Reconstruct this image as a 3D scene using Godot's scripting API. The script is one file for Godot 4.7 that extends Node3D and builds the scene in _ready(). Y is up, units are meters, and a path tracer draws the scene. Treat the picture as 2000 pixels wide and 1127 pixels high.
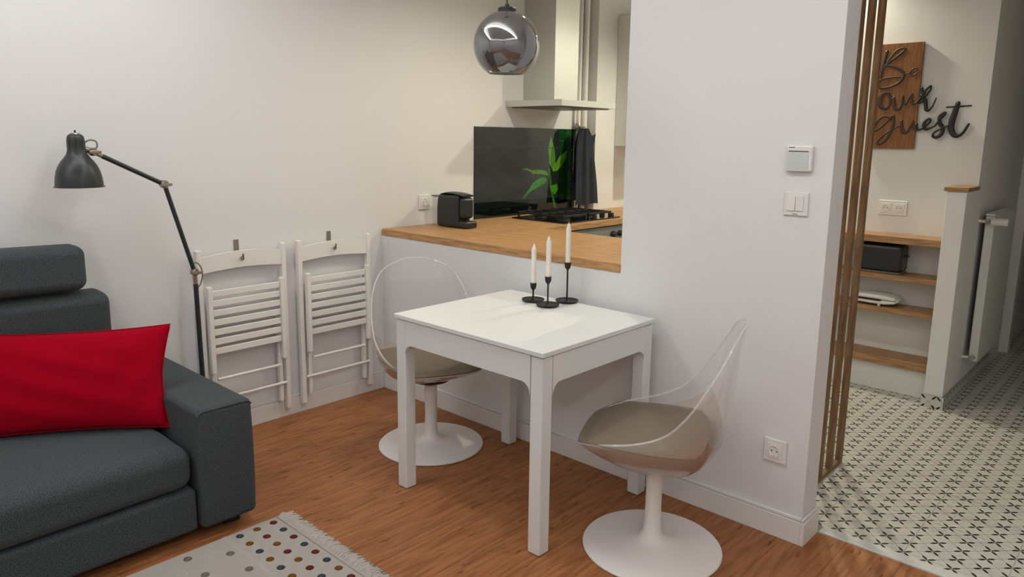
extends Node3D
# World: x runs along the partition wall, z = 0 is that wall's living-room face (room at +z, kitchen at -z), x = 0 is the long left wall, y up, metres.

const WORKTOP := 0.9407
const FOCAL := 1428.43          # focal length in pixels of the 2000 x 1127 frame
const SHIFT := 40.45            # the lens axis lies this many pixels above the frame's middle

var M := {}
var taken := {}


class MB:
	var v := PackedVector3Array()
	var n := PackedVector3Array()
	var t := PackedVector2Array()

	func tri(a: Vector3, b: Vector3, c: Vector3, na: Vector3, nb: Vector3, nc: Vector3, ua := Vector2.ZERO, ub := Vector2.ZERO, uc := Vector2.ZERO) -> void:
		if (b - a).cross(c - a).dot(na + nb + nc) > 0.0:
			v.append_array([a, c, b]); n.append_array([na, nc, nb]); t.append_array([ua, uc, ub])
		else:
			v.append_array([a, b, c]); n.append_array([na, nb, nc]); t.append_array([ua, ub, uc])

	func quad(a: Vector3, b: Vector3, c: Vector3, d: Vector3, na: Vector3, nb: Vector3, nc: Vector3, nd: Vector3) -> void:
		tri(a, b, c, na, nb, nc); tri(a, c, d, na, nc, nd)

	func flat(a: Vector3, b: Vector3, c: Vector3, d: Vector3, o: Vector3) -> void:
		quad(a, b, c, d, o, o, o, o)

	# box with chamfered edges, 44 triangles
	func box(lo: Vector3, hi: Vector3, ch := 0.002, xf := Transform3D()) -> MB:
		var c := (lo + hi) / 2.0
		var h := (hi - lo) / 2.0
		ch = minf(ch, minf(h.x, minf(h.y, h.z)) * 0.9)
		var P := func(s: Vector3, ax: int) -> Vector3:
			var q := s * (h - Vector3.ONE * ch)
			q[ax] = s[ax] * h[ax]
			return xf * (c + q)
		for ax in 3:
			for sg in [-1.0, 1.0]:
				var o := Vector3.ZERO
				o[ax] = sg
				o = (xf.basis * o).normalized()
				var b1 := (ax + 1) % 3
				var b2 := (ax + 2) % 3
				var pts := []
				for k in [[-1.0, -1.0], [1.0, -1.0], [1.0, 1.0], [-1.0, 1.0]]:
					var s := Vector3.ZERO
					s[ax] = sg; s[b1] = k[0]; s[b2] = k[1]
					pts.append(P.call(s, ax))
				flat(pts[0], pts[1], pts[2], pts[3], o)
		if ch <= 0.0:
			return self
		for ax in 3:                      # the edges that run along ax
			var b1 := (ax + 1) % 3
			var b2 := (ax + 2) % 3
			for s1 in [-1.0, 1.0]:
				for s2 in [-1.0, 1.0]:
					var s := Vector3.ZERO
					s[ax] = -1.0; s[b1] = s1; s[b2] = s2
					var e := s
					e[ax] = 1.0
					var n1 := Vector3.ZERO
					n1[b1] = s1
					var n2 := Vector3.ZERO
					n2[b2] = s2
					n1 = (xf.basis * n1).normalized(); n2 = (xf.basis * n2).normalized()
					quad(P.call(s, b1), P.call(e, b1), P.call(e, b2), P.call(s, b2), n1, n1, n2, n2)
		for sx in [-1.0, 1.0]:
			for sy in [-1.0, 1.0]:
				for sz in [-1.0, 1.0]:
					var s := Vector3(sx, sy, sz)
					tri(P.call(s, 0), P.call(s, 1), P.call(s, 2), (xf.basis * Vector3(sx, 0, 0)).normalized(), (xf.basis * Vector3(0, sy, 0)).normalized(), (xf.basis * Vector3(0, 0, sz)).normalized())
		return self

	# box with round edges; bend is an optional Callable that moves each point
	func soft(lo: Vector3, hi: Vector3, r: float, cs := 3, mids := 6, bend: Variant = null, xf := Transform3D()) -> MB:
		var c := (lo + hi) / 2.0
		var h := (hi - lo) / 2.0
		var ts := []
		for ax in 3:
			var a := []
			var k := h[ax] - r
			for i in cs:
				a.append(-k - r * tan(PI / 4.0 * (cs - i) / cs))
			for i in mids + 1:
				a.append(-k + 2.0 * k * i / mids)
			for i in cs:
				a.append(k + r * tan(PI / 4.0 * (i + 1) / cs))
			ts.append(a)
		var inner := h - Vector3.ONE * r
		for ax in 3:
			var b1 := (ax + 1) % 3
			var b2 := (ax + 2) % 3
			for sg in [-1.0, 1.0]:
				var pp := []
				var nn := []
				for i in ts[b1].size():
					for j in ts[b2].size():
						var q := Vector3.ZERO
						q[ax] = sg * h[ax]; q[b1] = ts[b1][i]; q[b2] = ts[b2][j]
						var k := q.clamp(-inner, inner)
						var o := (q - k).normalized()
						var p := c + k + o * r
						if bend != null:
							var e := 0.002
							var t1 := o.cross(Vector3(0.3, 0.5, 0.81)).normalized()
							var t2 := o.cross(t1)
							var d: Vector3 = bend.call(p)
							var d1: Vector3 = bend.call(p + t1 * e)
							var d2: Vector3 = bend.call(p + t2 * e)
							var m := (d1 - d).cross(d2 - d).normalized()
							o = m if m.dot(o) > 0.0 else -m
							p = d
						pp.append(xf * p); nn.append((xf.basis * o).normalized())
				var w: int = ts[b2].size()
				for i in ts[b1].size() - 1:
					for j in w - 1:
						var a: int = i * w + j
						quad(pp[a], pp[a + w], pp[a + w + 1], pp[a + 1], nn[a], nn[a + w], nn[a + w + 1], nn[a + 1])
		return self

	# turned shape: profile of (radius, height), round the y axis
	func lathe(prof: Array, segs := 32, xf := Transform3D(), crease := 0.75) -> MB:
		var ns := []
		for i in prof.size() - 1:
			var d: Vector2 = prof[i + 1] - prof[i]
			ns.append(Vector2(d.y, -d.x).normalized())
		for i in ns.size():
			var n0: Vector2 = ns[i]
			var n1: Vector2 = ns[i]
			if i > 0 and ns[i].dot(ns[i - 1]) > crease:
				n0 = (ns[i] + ns[i - 1]).normalized()
			if i < ns.size() - 1 and ns[i].dot(ns[i + 1]) > crease:
				n1 = (ns[i] + ns[i + 1]).normalized()
			for k in segs:
				var a := TAU * k / segs
				var b := TAU * (k + 1) / segs
				var da := Vector3(cos(a), 0, sin(a))
				var db := Vector3(cos(b), 0, sin(b))
				var p0: Vector2 = prof[i]
				var p1: Vector2 = prof[i + 1]
				var u := Vector3.UP
				var q := [xf * (da * p0.x + u * p0.y), xf * (db * p0.x + u * p0.y), xf * (db * p1.x + u * p1.y), xf * (da * p1.x + u * p1.y)]
				var m := [(xf.basis * (da * n0.x + u * n0.y)).normalized(), (xf.basis * (db * n0.x + u * n0.y)).normalized(), (xf.basis * (db * n1.x + u * n1.y)).normalized(), (xf.basis * (da * n1.x + u * n1.y)).normalized()]
				if p0.x > 1e-6:
					tri(q[0], q[1], q[2], m[0], m[1], m[2])
				if p1.x > 1e-6:
					tri(q[0], q[2], q[3], m[0], m[2], m[3])
		return self

	# tube along points; r is a number or an array; flat squeezes it across the direction "up"
	func tube(pts: Array, r, segs := 10, up := Vector3.ZERO, deep := -1.0, closed := false) -> MB:
		var count := pts.size()
		var rings := []
		var norms := []
		var side := Vector3.ZERO
		for i in count:
			var a: Vector3 = pts[(i - 1 + count) % count] if closed else pts[maxi(i - 1, 0)]
			var b: Vector3 = pts[(i + 1) % count] if closed else pts[mini(i + 1, count - 1)]
			var d := (b - a).normalized()
			var x: Vector3
			if up != Vector3.ZERO:
				x = d.cross(up).normalized()
			elif side == Vector3.ZERO:
				x = d.cross(Vector3(0.13, 0.31, 0.94)).normalized()
			else:
				x = (side - d * side.dot(d)).normalized()
			side = x
			var y := x.cross(d).normalized()
			var rr: float = r[i] if r is Array else r
			var ry := rr if deep < 0.0 else deep
			var ring := []
			var nr := []
			for k in segs:
				var g := TAU * k / segs
				ring.append(pts[i] + x * cos(g) * rr + y * sin(g) * ry)
				nr.append((x * cos(g) / maxf(rr, 1e-5) + y * sin(g) / maxf(ry, 1e-5)).normalized())
			rings.append(ring); norms.append(nr)
		for i in count if closed else count - 1:
			var j := (i + 1) % count
			for k in segs:
				var l := (k + 1) % segs
				quad(rings[i][k], rings[i][l], rings[j][l], rings[j][k], norms[i][k], norms[i][l], norms[j][l], norms[j][k])
		if not closed:
			for e in [0, count - 1]:
				var o: Vector3 = (pts[0] - pts[1]).normalized() if e == 0 else (pts[count - 1] - pts[count - 2]).normalized()
				for k in segs:
					tri(pts[e], rings[e][k], rings[e][(k + 1) % segs], o, o, o)
		return self

	func rod(a: Vector3, b: Vector3, r: float, segs := 12) -> MB:
		return tube([a, b], r, segs)

	# polygon in the xy plane, pulled from z = 0 to z = depth
	func slab(poly: PackedVector2Array, depth: float, xf := Transform3D()) -> MB:
		var ix := Geometry2D.triangulate_polygon(poly)
		for z in [0.0, depth]:
			var o := (xf.basis * Vector3(0, 0, -1.0 if (z == 0.0) == (depth > 0.0) else 1.0)).normalized()
			for i in range(0, ix.size(), 3):
				tri(xf * Vector3(poly[ix[i]].x, poly[ix[i]].y, z), xf * Vector3(poly[ix[i + 1]].x, poly[ix[i + 1]].y, z), xf * Vector3(poly[ix[i + 2]].x, poly[ix[i + 2]].y, z), o, o, o)
		var cw := Geometry2D.is_polygon_clockwise(poly)
		for i in poly.size():
			var a := poly[i]
			var b := poly[(i + 1) % poly.size()]
			var d := (b - a).normalized()
			var o2 := Vector2(-d.y, d.x) if cw else Vector2(d.y, -d.x)
			# is_polygon_clockwise counts with y down; test the side instead
			var mid := (a + b) / 2.0 + o2 * 1e-4
			if Geometry2D.is_point_in_polygon(mid, poly):
				o2 = -o2
			var o := (xf.basis * Vector3(o2.x, o2.y, 0)).normalized()
			flat(xf * Vector3(a.x, a.y, 0), xf * Vector3(b.x, b.y, 0), xf * Vector3(b.x, b.y, depth), xf * Vector3(a.x, a.y, depth), o)
		return self

	# sheet from a Callable (u, v in 0..1) -> Vector3; sign turns its normals
	func sheet(f: Callable, nu: int, nv: int, sgn := 1.0) -> MB:
		var pp := []
		var nn := []
		var e := 0.004
		for i in nu + 1:
			for j in nv + 1:
				var u := float(i) / nu
				var w := float(j) / nv
				pp.append(f.call(u, w))
				var du: Vector3 = f.call(minf(u + e, 1.0), w) - f.call(maxf(u - e, 0.0), w)
				var dw: Vector3 = f.call(u, minf(w + e, 1.0)) - f.call(u, maxf(w - e, 0.0))
				nn.append(du.cross(dw).normalized() * sgn)
		var k := nv + 1
		for i in nu:
			for j in nv:
				var a := i * k + j
				var uvs := [Vector2(float(i) / nu, float(j) / nv), Vector2(float(i + 1) / nu, float(j) / nv), Vector2(float(i + 1) / nu, float(j + 1) / nv), Vector2(float(i) / nu, float(j + 1) / nv)]
				tri(pp[a], pp[a + k], pp[a + k + 1], nn[a], nn[a + k], nn[a + k + 1], uvs[0], uvs[1], uvs[2])
				tri(pp[a], pp[a + k + 1], pp[a + 1], nn[a], nn[a + k + 1], nn[a + 1], uvs[0], uvs[2], uvs[3])
		return self

	func mesh() -> ArrayMesh:
		var a := []
		a.resize(Mesh.ARRAY_MAX)
		a[Mesh.ARRAY_VERTEX] = v; a[Mesh.ARRAY_NORMAL] = n; a[Mesh.ARRAY_TEX_UV] = t
		var m := ArrayMesh.new()
		m.add_surface_from_arrays(Mesh.PRIMITIVE_TRIANGLES, a)
		return m


func numbered(called: String) -> String:
	if not taken.has(called):
		taken[called] = 0
		return called
	taken[called] += 1
	return "%s_%03d" % [called, taken[called]]


func tag(o: Node3D, label: String, category: String, group := "") -> Node3D:
	o.set_meta("label", label)
	o.set_meta("category", category)
	if group:
		o.set_meta("group", group)
	return o


# a thing: a Node3D at its base, its parts are children
func thing(called: String, label: String, category: String, at := Vector3.ZERO, turn := 0.0, group := "") -> Node3D:
	var o := Node3D.new()
	o.name = numbered(called)
	add_child(o)
	o.position = at
	o.rotation.y = turn
	return tag(o, label, category, group)


func copy_of(src: Node3D, label: String, at: Vector3, turn := 0.0) -> Node3D:
	var o: Node3D = src.duplicate()
	o.name = numbered(str(src.name))
	add_child(o)
	o.position = at
	o.rotation.y = turn
	o.set_meta("label", label)
	return o


func put(m: Mesh, called: String, mat: Material, parent: Node3D, label := "") -> MeshInstance3D:
	var o := MeshInstance3D.new()
	o.mesh = m
	o.material_override = mat
	o.cast_shadow = GeometryInstance3D.SHADOW_CASTING_SETTING_ON
	if parent == self:
		o.name = numbered(called)
		add_child(o)
	else:
		o.name = called
		parent.add_child(o, true)
	if label:
		o.set_meta("label", label)
	return o


func part(b: MB, called: String, mat: Material, parent: Node3D, label := "") -> MeshInstance3D:
	return put(b.mesh(), called, mat, parent, label)


func struct(b: MB, called: String, mat: Material) -> MeshInstance3D:
	var o := put(b.mesh(), called, mat, self)
	o.set_meta("kind", "structure")
	return o


func frame(called: String) -> Node3D:
	var o := Node3D.new()
	o.name = numbered(called)
	add_child(o)
	o.set_meta("kind", "structure")
	return o


func smooth(pts: Array, per := 6) -> Array:      # Catmull-Rom through points (Vector3)
	var out := []
	for i in pts.size() - 1:
		var a: Vector3 = pts[maxi(i - 1, 0)]
		var b: Vector3 = pts[i]
		var c: Vector3 = pts[i + 1]
		var d: Vector3 = pts[mini(i + 2, pts.size() - 1)]
		for k in per:
			out.append(b.cubic_interpolate(c, a, d, float(k) / per))
	out.append(pts[-1])
	return out


func at_row(rows: Array, u: float) -> Array:      # smooth table look-up, u in 0..1
	var x := clampf(u, 0.0, 1.0) * (rows.size() - 1)
	var i := mini(int(x), rows.size() - 2)
	var f := x - i
	var out := []
	for k in rows[0].size():
		out.append(cubic_interpolate(rows[i][k], rows[i + 1][k], rows[maxi(i - 1, 0)][k], rows[mini(i + 2, rows.size() - 1)][k], f))
	return out


# ---------------------------------------------------------------- materials

func paint(c: Color, rough := 0.5, metal := 0.0, spec := 0.5) -> StandardMaterial3D:
	var m := StandardMaterial3D.new()
	m.albedo_color = c
	m.roughness = rough
	m.metallic = metal
	m.metallic_specular = spec
	return m


func noise_tex(sd: int, freq: float, octaves: int, stops: Array, size := 512, kind := FastNoiseLite.TYPE_SIMPLEX_SMOOTH) -> NoiseTexture2D:
	var f := FastNoiseLite.new()
	f.seed = sd
	f.noise_type = kind
	f.frequency = freq
	f.fractal_octaves = octaves
	f.fractal_gain = 0.55
	var t := NoiseTexture2D.new()
	t.width = size
	t.height = size
	t.seamless = true
	t.noise = f
	if stops.size():
		var g := Gradient.new()
		var offs := PackedFloat32Array()
		var cols := PackedColorArray()
		for s in stops:
			offs.append(s[0]); cols.append(s[1])
		g.offsets = offs
		g.colors = cols
		t.color_ramp = g
	return t


func wood(tint: Color, tex: Texture2D, scale: Vector3, offset: Vector3, rough := 0.45, knots: Texture2D = null, knot_scale := Vector3.ONE) -> StandardMaterial3D:
	var m := paint(tint, rough, 0.0, 0.4)
	m.albedo_texture = tex
	m.uv1_triplanar = true
	m.uv1_world_triplanar = true
	m.uv1_triplanar_sharpness = 4.0
	m.uv1_scale = scale
	m.uv1_offset = offset
	if knots:
		m.detail_enabled = true
		m.detail_albedo = knots
		m.detail_blend_mode = BaseMaterial3D.BLEND_MODE_MUL
		m.detail_uv_layer = BaseMaterial3D.DETAIL_UV_2
		m.uv2_triplanar = true
		m.uv2_world_triplanar = true
		m.uv2_triplanar_sharpness = 4.0
		m.uv2_scale = knot_scale
		m.uv2_offset = offset
	return m


func cloth(tint: Color, tex: Texture2D, scale: float, relief: Texture2D, depth: float, sheen := 0.3) -> StandardMaterial3D:
	var m := paint(tint, 0.95, 0.0, 0.2)
	m.albedo_texture = tex
	m.uv1_triplanar = true
	m.uv1_scale = Vector3.ONE * scale
	m.heightmap_enabled = true
	m.heightmap_texture = relief
	m.heightmap_scale = depth
	m.rim_enabled = true
	m.rim = sheen
	m.rim_tint = 0.6
	return m


func pane(c: Color, rough := 0.03) -> StandardMaterial3D:
	var m := paint(c, rough)
	m.transparency = BaseMaterial3D.TRANSPARENCY_ALPHA
	return m


func glow(c: Color, e: float) -> StandardMaterial3D:
	var m := paint(c, 0.5)
	m.emission_enabled = true
	m.emission = c
	m.emission_energy_multiplier = e
	return m


func tile_print() -> ImageTexture:                # one floor tile: four by four sprigs of four petals, thin diamond lines
	var s := 512
	var im := Image.create(s, s, false, Image.FORMAT_RGB8)
	var nz := FastNoiseLite.new()
	nz.seed = 5
	nz.frequency = 0.02
	nz.fractal_octaves = 3
	for y in s:
		for x in s:
			var k := 1.0 + 0.04 * nz.get_noise_2d(x, y)
			var u := fposmod(x / 128.0 + 0.5, 1.0) - 0.5
			var w := fposmod(y / 128.0 + 0.5, 1.0) - 0.5
			var d1 := (u + w) / sqrt(2.0)
			var d2 := (u - w) / sqrt(2.0)
			var c := Color(0.79, 0.785, 0.755) * k
			if minf(absf(d1), absf(d2)) < 0.012:
				c = Color(0.55, 0.545, 0.52) * k
			for q in [Vector2(absf(d1), d2), Vector2(absf(d2), d1)]:
				var g: float = (q.x - 0.03) / 0.36
				if g > 0.0 and g < 1.0 and absf(q.y) < 0.115 * sqrt(g) * (1.0 - g * g * 0.75):
					c = Color(0.115, 0.11, 0.10)
			im.set_pixel(x, y, c)
	return ImageTexture.create_from_image(im)


func splash_print() -> ImageTexture:              # the picture on the glass behind the hob: bamboo over dark water
	var wd := 1024
	var ht := 480
	var im := Image.create(wd, ht, false, Image.FORMAT_RGB8)
	var nz := FastNoiseLite.new()
	nz.seed = 11
	nz.frequency = 0.012
	nz.fractal_octaves = 4
	for y in ht:
		for x in wd:
			var a := nz.get_noise_2d(x * 0.5, y * 0.8)
			var c := Color(0.15, 0.17, 0.18) * (1.0 + 0.25 * a)
			if y > 395:
				var b := nz.get_noise_2d(x * 0.7 + 900.0, y * 6.0)
				c = Color(0.04, 0.06, 0.065) * (1.0 + 1.6 * maxf(0.0, b))
			im.set_pixel(x, y, c)
	var rng := RandomNumberGenerator.new()
	rng.seed = 4
	for i in 60:                                  # stray drops in the print
		var px := rng.randi_range(5, wd - 8)
		var py := rng.randi_range(5, 380)
		im.fill_rect(Rect2i(px, py, rng.randi_range(1, 3), rng.randi_range(1, 4)), Color(0.2, 0.22, 0.22))
	var fills := [
		[Color(0.085, 0.27, 0.115), [[0.6664, 0.0], [0.7163, 0.0], [0.7187, 0.1412], [0.732, 0.86], [0.683, 0.86]]],
		[Color(0.10, 0.32, 0.135), [[0.7274, 0.0], [0.7781, 0.0], [0.7845, 0.2993], [0.7884, 0.6207], [0.792, 0.87], [0.7456, 0.87]]],
		[Color(0.20, 0.42, 0.14), [[0.5784, 0.4711], [0.5951, 0.4728], [0.6149, 0.6871], [0.6553, 0.95], [0.6387, 0.95], [0.599, 0.7143]]],
		[Color(0.30, 0.52, 0.17), [[0.5943, 0.0731], [0.6189, 0.1769], [0.6379, 0.3044], [0.6403, 0.4167], [0.6252, 0.517], [0.5864, 0.4014], [0.5769, 0.233]]],
		[Color(0.36, 0.57, 0.18), [[0.748, 0.2483], [0.7345, 0.3622], [0.6981, 0.4473], [0.6561, 0.5034], [0.6244, 0.5085], [0.6339, 0.432], [0.6743, 0.3333]]],
		[Color(0.33, 0.53, 0.20), [[0.3502, 0.4694], [0.3978, 0.4575], [0.4422, 0.4864], [0.5016, 0.4796], [0.5626, 0.5], [0.5864, 0.5561], [0.5222, 0.5357], [0.4525, 0.5289], [0.4176, 0.4915]]],
		[Color(0.20, 0.47, 0.18), [[0.5745, 0.6054], [0.5547, 0.6463], [0.4842, 0.6939], [0.4255, 0.7432], [0.3542, 0.8367], [0.4105, 0.7194], [0.4517, 0.6344], [0.5024, 0.5833], [0.5428, 0.568]]],
		[Color(0.30, 0.56, 0.14), [[0.5983, 0.6854], [0.6593, 0.6582], [0.6688, 0.7211], [0.6458, 0.7925], [0.6078, 0.7432]]],
	]
	for f in fills:
		var poly := PackedVector2Array()
		var lo := Vector2(1e9, 1e9)
		var hi := -lo
		for q in f[1]:
			var p := Vector2(q[0] * wd, q[1] * ht)
			poly.append(p)
			lo = lo.min(p)
			hi = hi.max(p)
		for y in range(maxi(int(lo.y), 0), mini(int(hi.y) + 1, ht)):
			for x in range(maxi(int(lo.x), 0), mini(int(hi.x) + 1, wd)):
				if Geometry2D.is_point_in_polygon(Vector2(x, y), poly):
					var vein := 1.0 + 0.22 * nz.get_noise_2d(x * 5.0, y * 1.5)
					im.set_pixel(x, y, Color(f[0].r * vein, f[0].g * vein, f[0].b * vein))
	for q in [[0.6688, 0.1412], [0.6743, 0.4609], [0.683, 0.8], [0.7274, 0.05], [0.733, 0.2976], [0.7393, 0.6173], [0.7441, 0.85]]:   # the joints of the canes
		im.fill_rect(Rect2i(int(q[0] * wd) + 2, int(q[1] * ht), 48, 3), Color(0.24, 0.44, 0.24))
		im.fill_rect(Rect2i(int(q[0] * wd) + 2, int(q[1] * ht) + 3, 48, 2), Color(0.06, 0.18, 0.08))
	return ImageTexture.create_from_image(im)


func make_materials() -> void:
	var fine := noise_tex(3, 0.08, 3, [[0.0, Color(0.55, 0.55, 0.55)], [0.5, Color(0.82, 0.82, 0.82)], [1.0, Color(1, 1, 1)]])
	var heather := noise_tex(14, 0.16, 3, [[0.25, Color(0.55, 0.56, 0.57)], [0.5, Color(0.80, 0.81, 0.82)], [0.75, Color(1, 1, 1)]])
	var woven := noise_tex(15, 0.12, 2, [[0.2, Color(0.88, 0.87, 0.86)], [0.6, Color(1, 1, 1)]])
	var relief := noise_tex(8, 0.09, 2, [])
	var grain := noise_tex(21, 0.012, 5, [[0.15, Color(0.80, 0.765, 0.73)], [0.42, Color(0.90, 0.88, 0.855)], [0.6, Color(0.96, 0.95, 0.935)], [0.85, Color(1, 1, 1)]])
	var knots := noise_tex(33, 0.02, 4, [[0.0, Color(0.6, 0.53, 0.48)], [0.12, Color(0.75, 0.7, 0.66)], [0.21, Color(1, 1, 1)], [1.0, Color(1, 1, 1)]])
	var wall_relief := noise_tex(40, 0.05, 4, [])
	M.wall = paint(Color(0.885, 0.883, 0.88), 0.85, 0.0, 0.3)
	M.wall.heightmap_enabled = true
	M.wall.heightmap_texture = wall_relief
	M.wall.heightmap_scale = 0.02
	M.wall.uv1_triplanar = true
	M.wall.uv1_world_triplanar = true
	M.wall.uv1_scale = Vector3.ONE * 2.0
	M.ceiling = paint(Color(0.93, 0.93, 0.92), 0.9, 0.0, 0.2)
	M.trim = paint(Color(0.90, 0.89, 0.88), 0.4)
	M.white = paint(Color(0.90, 0.895, 0.885), 0.32)
	M.table = paint(Color(0.88, 0.885, 0.875), 0.3)
	M.chair_white = paint(Color(0.92, 0.905, 0.885), 0.45)
	M.plastic = paint(Color(0.90, 0.89, 0.87), 0.3)
	M.plastic_dark = paint(Color(0.40, 0.39, 0.37), 0.4)
	M.planks = []
	for i in 5:
		var k: float = [1.0, 0.975, 1.025, 0.985, 0.96][i]
		M.planks.append(wood(Color(0.675 * k, 0.45 * k, 0.285 * k), grain, Vector3(6.0, 6.0, 0.55), Vector3(i * 0.37, 0, i * 0.61), 0.5, knots, Vector3(2.2, 2.2, 0.5)))
	M.grout_wood = paint(Color(0.30, 0.2, 0.13), 0.8)
	M.worktop = wood(Color(0.79, 0.615, 0.43), grain, Vector3(0.8, 9.0, 9.0), Vector3.ZERO, 0.4)
	M.worktop_z = wood(Color(0.79, 0.615, 0.43), grain, Vector3(9.0, 9.0, 0.8), Vector3(0.3, 0, 0), 0.4)
	M.shelf = wood(Color(0.72, 0.56, 0.41), grain, Vector3(0.8, 9.0, 9.0), Vector3(0.2, 0, 0), 0.45)
	M.slats = wood(Color(0.57, 0.45, 0.335), grain, Vector3(9.0, 0.8, 9.0), Vector3(0.1, 0, 0), 0.5)
	M.board = wood(Color(0.57, 0.39, 0.23), grain, Vector3(10.0, 0.8, 10.0), Vector3(0.6, 0, 0), 0.5)
	M.burn = paint(Color(0.25, 0.15, 0.10), 0.6)
	M.tile = paint(Color(1, 1, 1), 0.38)
	M.tile.albedo_texture = tile_print()
	M.grout = paint(Color(0.66, 0.655, 0.63), 0.9)
	M.threshold = paint(Color(0.82, 0.82, 0.80), 0.35)
	M.sofa = cloth(Color(0.345, 0.362, 0.372), heather, 2.6, relief, 0.02)
	M.sofa_dark = paint(Color(0.12, 0.12, 0.12), 0.7)
	M.pillow = cloth(Color(0.63, 0.0, 0.115), fine, 30.0, relief, 0.05, 0.2)
	M.pillow.albedo_texture = null
	M.rug = cloth(Color(0.86, 0.835, 0.80), woven, 45.0, relief, 0.12, 0.2)
	M.rug_light = cloth(Color(0.90, 0.875, 0.84), woven, 45.0, relief, 0.12, 0.2)
	M.stitch = paint(Color(0.70, 0.68, 0.66), 0.95, 0.0, 0.1)
	M.rug_line = cloth(Color(0.72, 0.69, 0.66), woven, 60.0, relief, 0.12, 0.2)
	M.dot_red = cloth(Color(0.58, 0.25, 0.24), woven, 60.0, relief, 0.12, 0.2)
	M.dot_slate = cloth(Color(0.36, 0.41, 0.44), woven, 60.0, relief, 0.12, 0.2)
	M.dot_mustard = cloth(Color(0.66, 0.44, 0.20), woven, 60.0, relief, 0.12, 0.2)
	M.dot_taupe = cloth(Color(0.66, 0.61, 0.56), woven, 60.0, relief, 0.12, 0.2)
	M.lamp = paint(Color(0.155, 0.17, 0.175), 0.38)
	M.iron = paint(Color(0.10, 0.10, 0.10), 0.55)
	M.steel = paint(Color(0.66, 0.65, 0.62), 0.32, 1.0)
	M.nickel = paint(Color(0.66, 0.62, 0.57), 0.3, 1.0)
	M.chrome = paint(Color(0.75, 0.74, 0.72), 0.12, 1.0)
	M.hood = paint(Color(0.78, 0.785, 0.77), 0.33, 0.85)
	M.cable = paint(Color(0.50, 0.47, 0.43), 0.5)
	M.wax = paint(Color(0.92, 0.90, 0.86), 0.45)
	M.wax.subsurf_scatter_enabled = true
	M.wax.subsurf_scatter_strength = 0.25
	M.acrylic = pane(Color(0.95, 0.94, 0.93, 0.06), 0.02)
	M.acrylic_rim = pane(Color(0.95, 0.94, 0.92, 0.24), 0.05)
	M.taupe = cloth(Color(0.61, 0.55, 0.48), fine, 20.0, relief, 0.03, 0.3)
	M.tinted = pane(Color(0.74, 0.64, 0.56, 0.42), 0.2)  # translucent beige that paints reflections onto the clear lower bowl
	M.taupe_pad = paint(Color(0.66, 0.585, 0.525), 0.45)
	M.black = paint(Color(0.13, 0.145, 0.155), 0.38)
	M.black_gloss = paint(Color(0.04, 0.045, 0.05), 0.08)
	M.black_matte = paint(Color(0.07, 0.07, 0.07), 0.6)
	M.tank = pane(Color(0.75, 0.78, 0.75, 0.25), 0.05)
	M.splash = paint(Color(1, 1, 1), 0.06)
	M.splash.albedo_texture = splash_print()
	M.splash_edge = paint(Color(0.09, 0.11, 0.11), 0.1)
	M.towel = cloth(Color(0.27, 0.29, 0.325), fine, 40.0, relief, 0.08, 0.3)
	M.oven = paint(Color(0.52, 0.52, 0.51), 0.4)
	M.cabinet = paint(Color(0.87, 0.87, 0.85), 0.35)
	M.radiator = paint(Color(0.88, 0.88, 0.86), 0.35)
	M.smoke = paint(Color(0.55, 0.55, 0.555, 0.4), 0.02, 0.8)
	M.smoke.transparency = BaseMaterial3D.TRANSPARENCY_ALPHA
	M.keypad = paint(Color(0.79, 0.82, 0.795), 0.3)
	M.print = paint(Color(0.45, 0.50, 0.48), 0.5)
	M.led = glow(Color(1.0, 0.985, 0.965), 6.0)
	M.spot_glow = glow(Color(1.0, 0.95, 0.83), 8.0)
	M.bulb = paint(Color(0.9, 0.9, 0.88), 0.3)


# ---------------------------------------------------------------- light

func area(at: Vector3, size: Vector2, turn: Vector3, color: Color, energy: float) -> void:
	var l := AreaLight3D.new()
	l.name = numbered("area_light")
	add_child(l)
	l.position = at
	l.rotation = turn
	l.area_size = size
	l.light_color = color
	l.light_energy = energy
	l.area_range = 12.0
	l.shadow_enabled = true


func led_ring() -> void:                          # square ring of light strips hung just under the ceiling, shining up and down
	var t := thing("ceiling_light_ring", "large square ring of white light strips under the living room ceiling", "ceiling light", Vector3(2.3, 2.46, 2.6))
	var x := 1.68
	var z := 1.62
	var w := 0.15
	var c := Color(0.955, 0.975, 1.0)
	for s in [-1.0, 1.0]:
		for k in [[Vector3(-x, 0, s * z - w / 2), Vector3(x, 0, s * z + w / 2)], [Vector3(s * x - w / 2, 0, -z + w / 2 + 0.005), Vector3(s * x + w / 2, 0, z - w / 2 - 0.005)]]:
			var lo: Vector3 = k[0]
			var hi: Vector3 = k[1]
			var i := Vector3(0.01, 0, 0.01)
			part(MB.new().box(lo + Vector3(0, 0.01, 0), hi + Vector3(0, 0.03, 0), 0.002), "housing", M.trim, t)
			part(MB.new().box(lo + i, hi - i + Vector3(0, 0.01, 0), 0.002), "light_strip", M.led, t)
			part(MB.new().box(lo + i + Vector3(0, 0.03, 0), hi - i + Vector3(0, 0.04, 0), 0.002), "light_strip", M.led, t)
			var mid := t.position + (lo + hi) / 2.0
			var size := Vector2(hi.x - lo.x - 0.02, hi.z - lo.z - 0.02)
			area(mid + Vector3(0, -0.01, 0), size, Vector3(-PI / 2, 0, 0), c, ROOM_LIGHT)
			area(mid + Vector3(0, 0.05, 0), size, Vector3(PI / 2, 0, 0), c, ROOM_LIGHT * 0.42)
	for sx in [-1.0, 1.0]:
		for sz in [-1.0, 1.0]:
			part(MB.new().rod(Vector3(sx * x, 0.03, sz * z), Vector3(sx * x, 0.139, sz * z), 0.004, 8), "hanger", M.steel, t)


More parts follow.
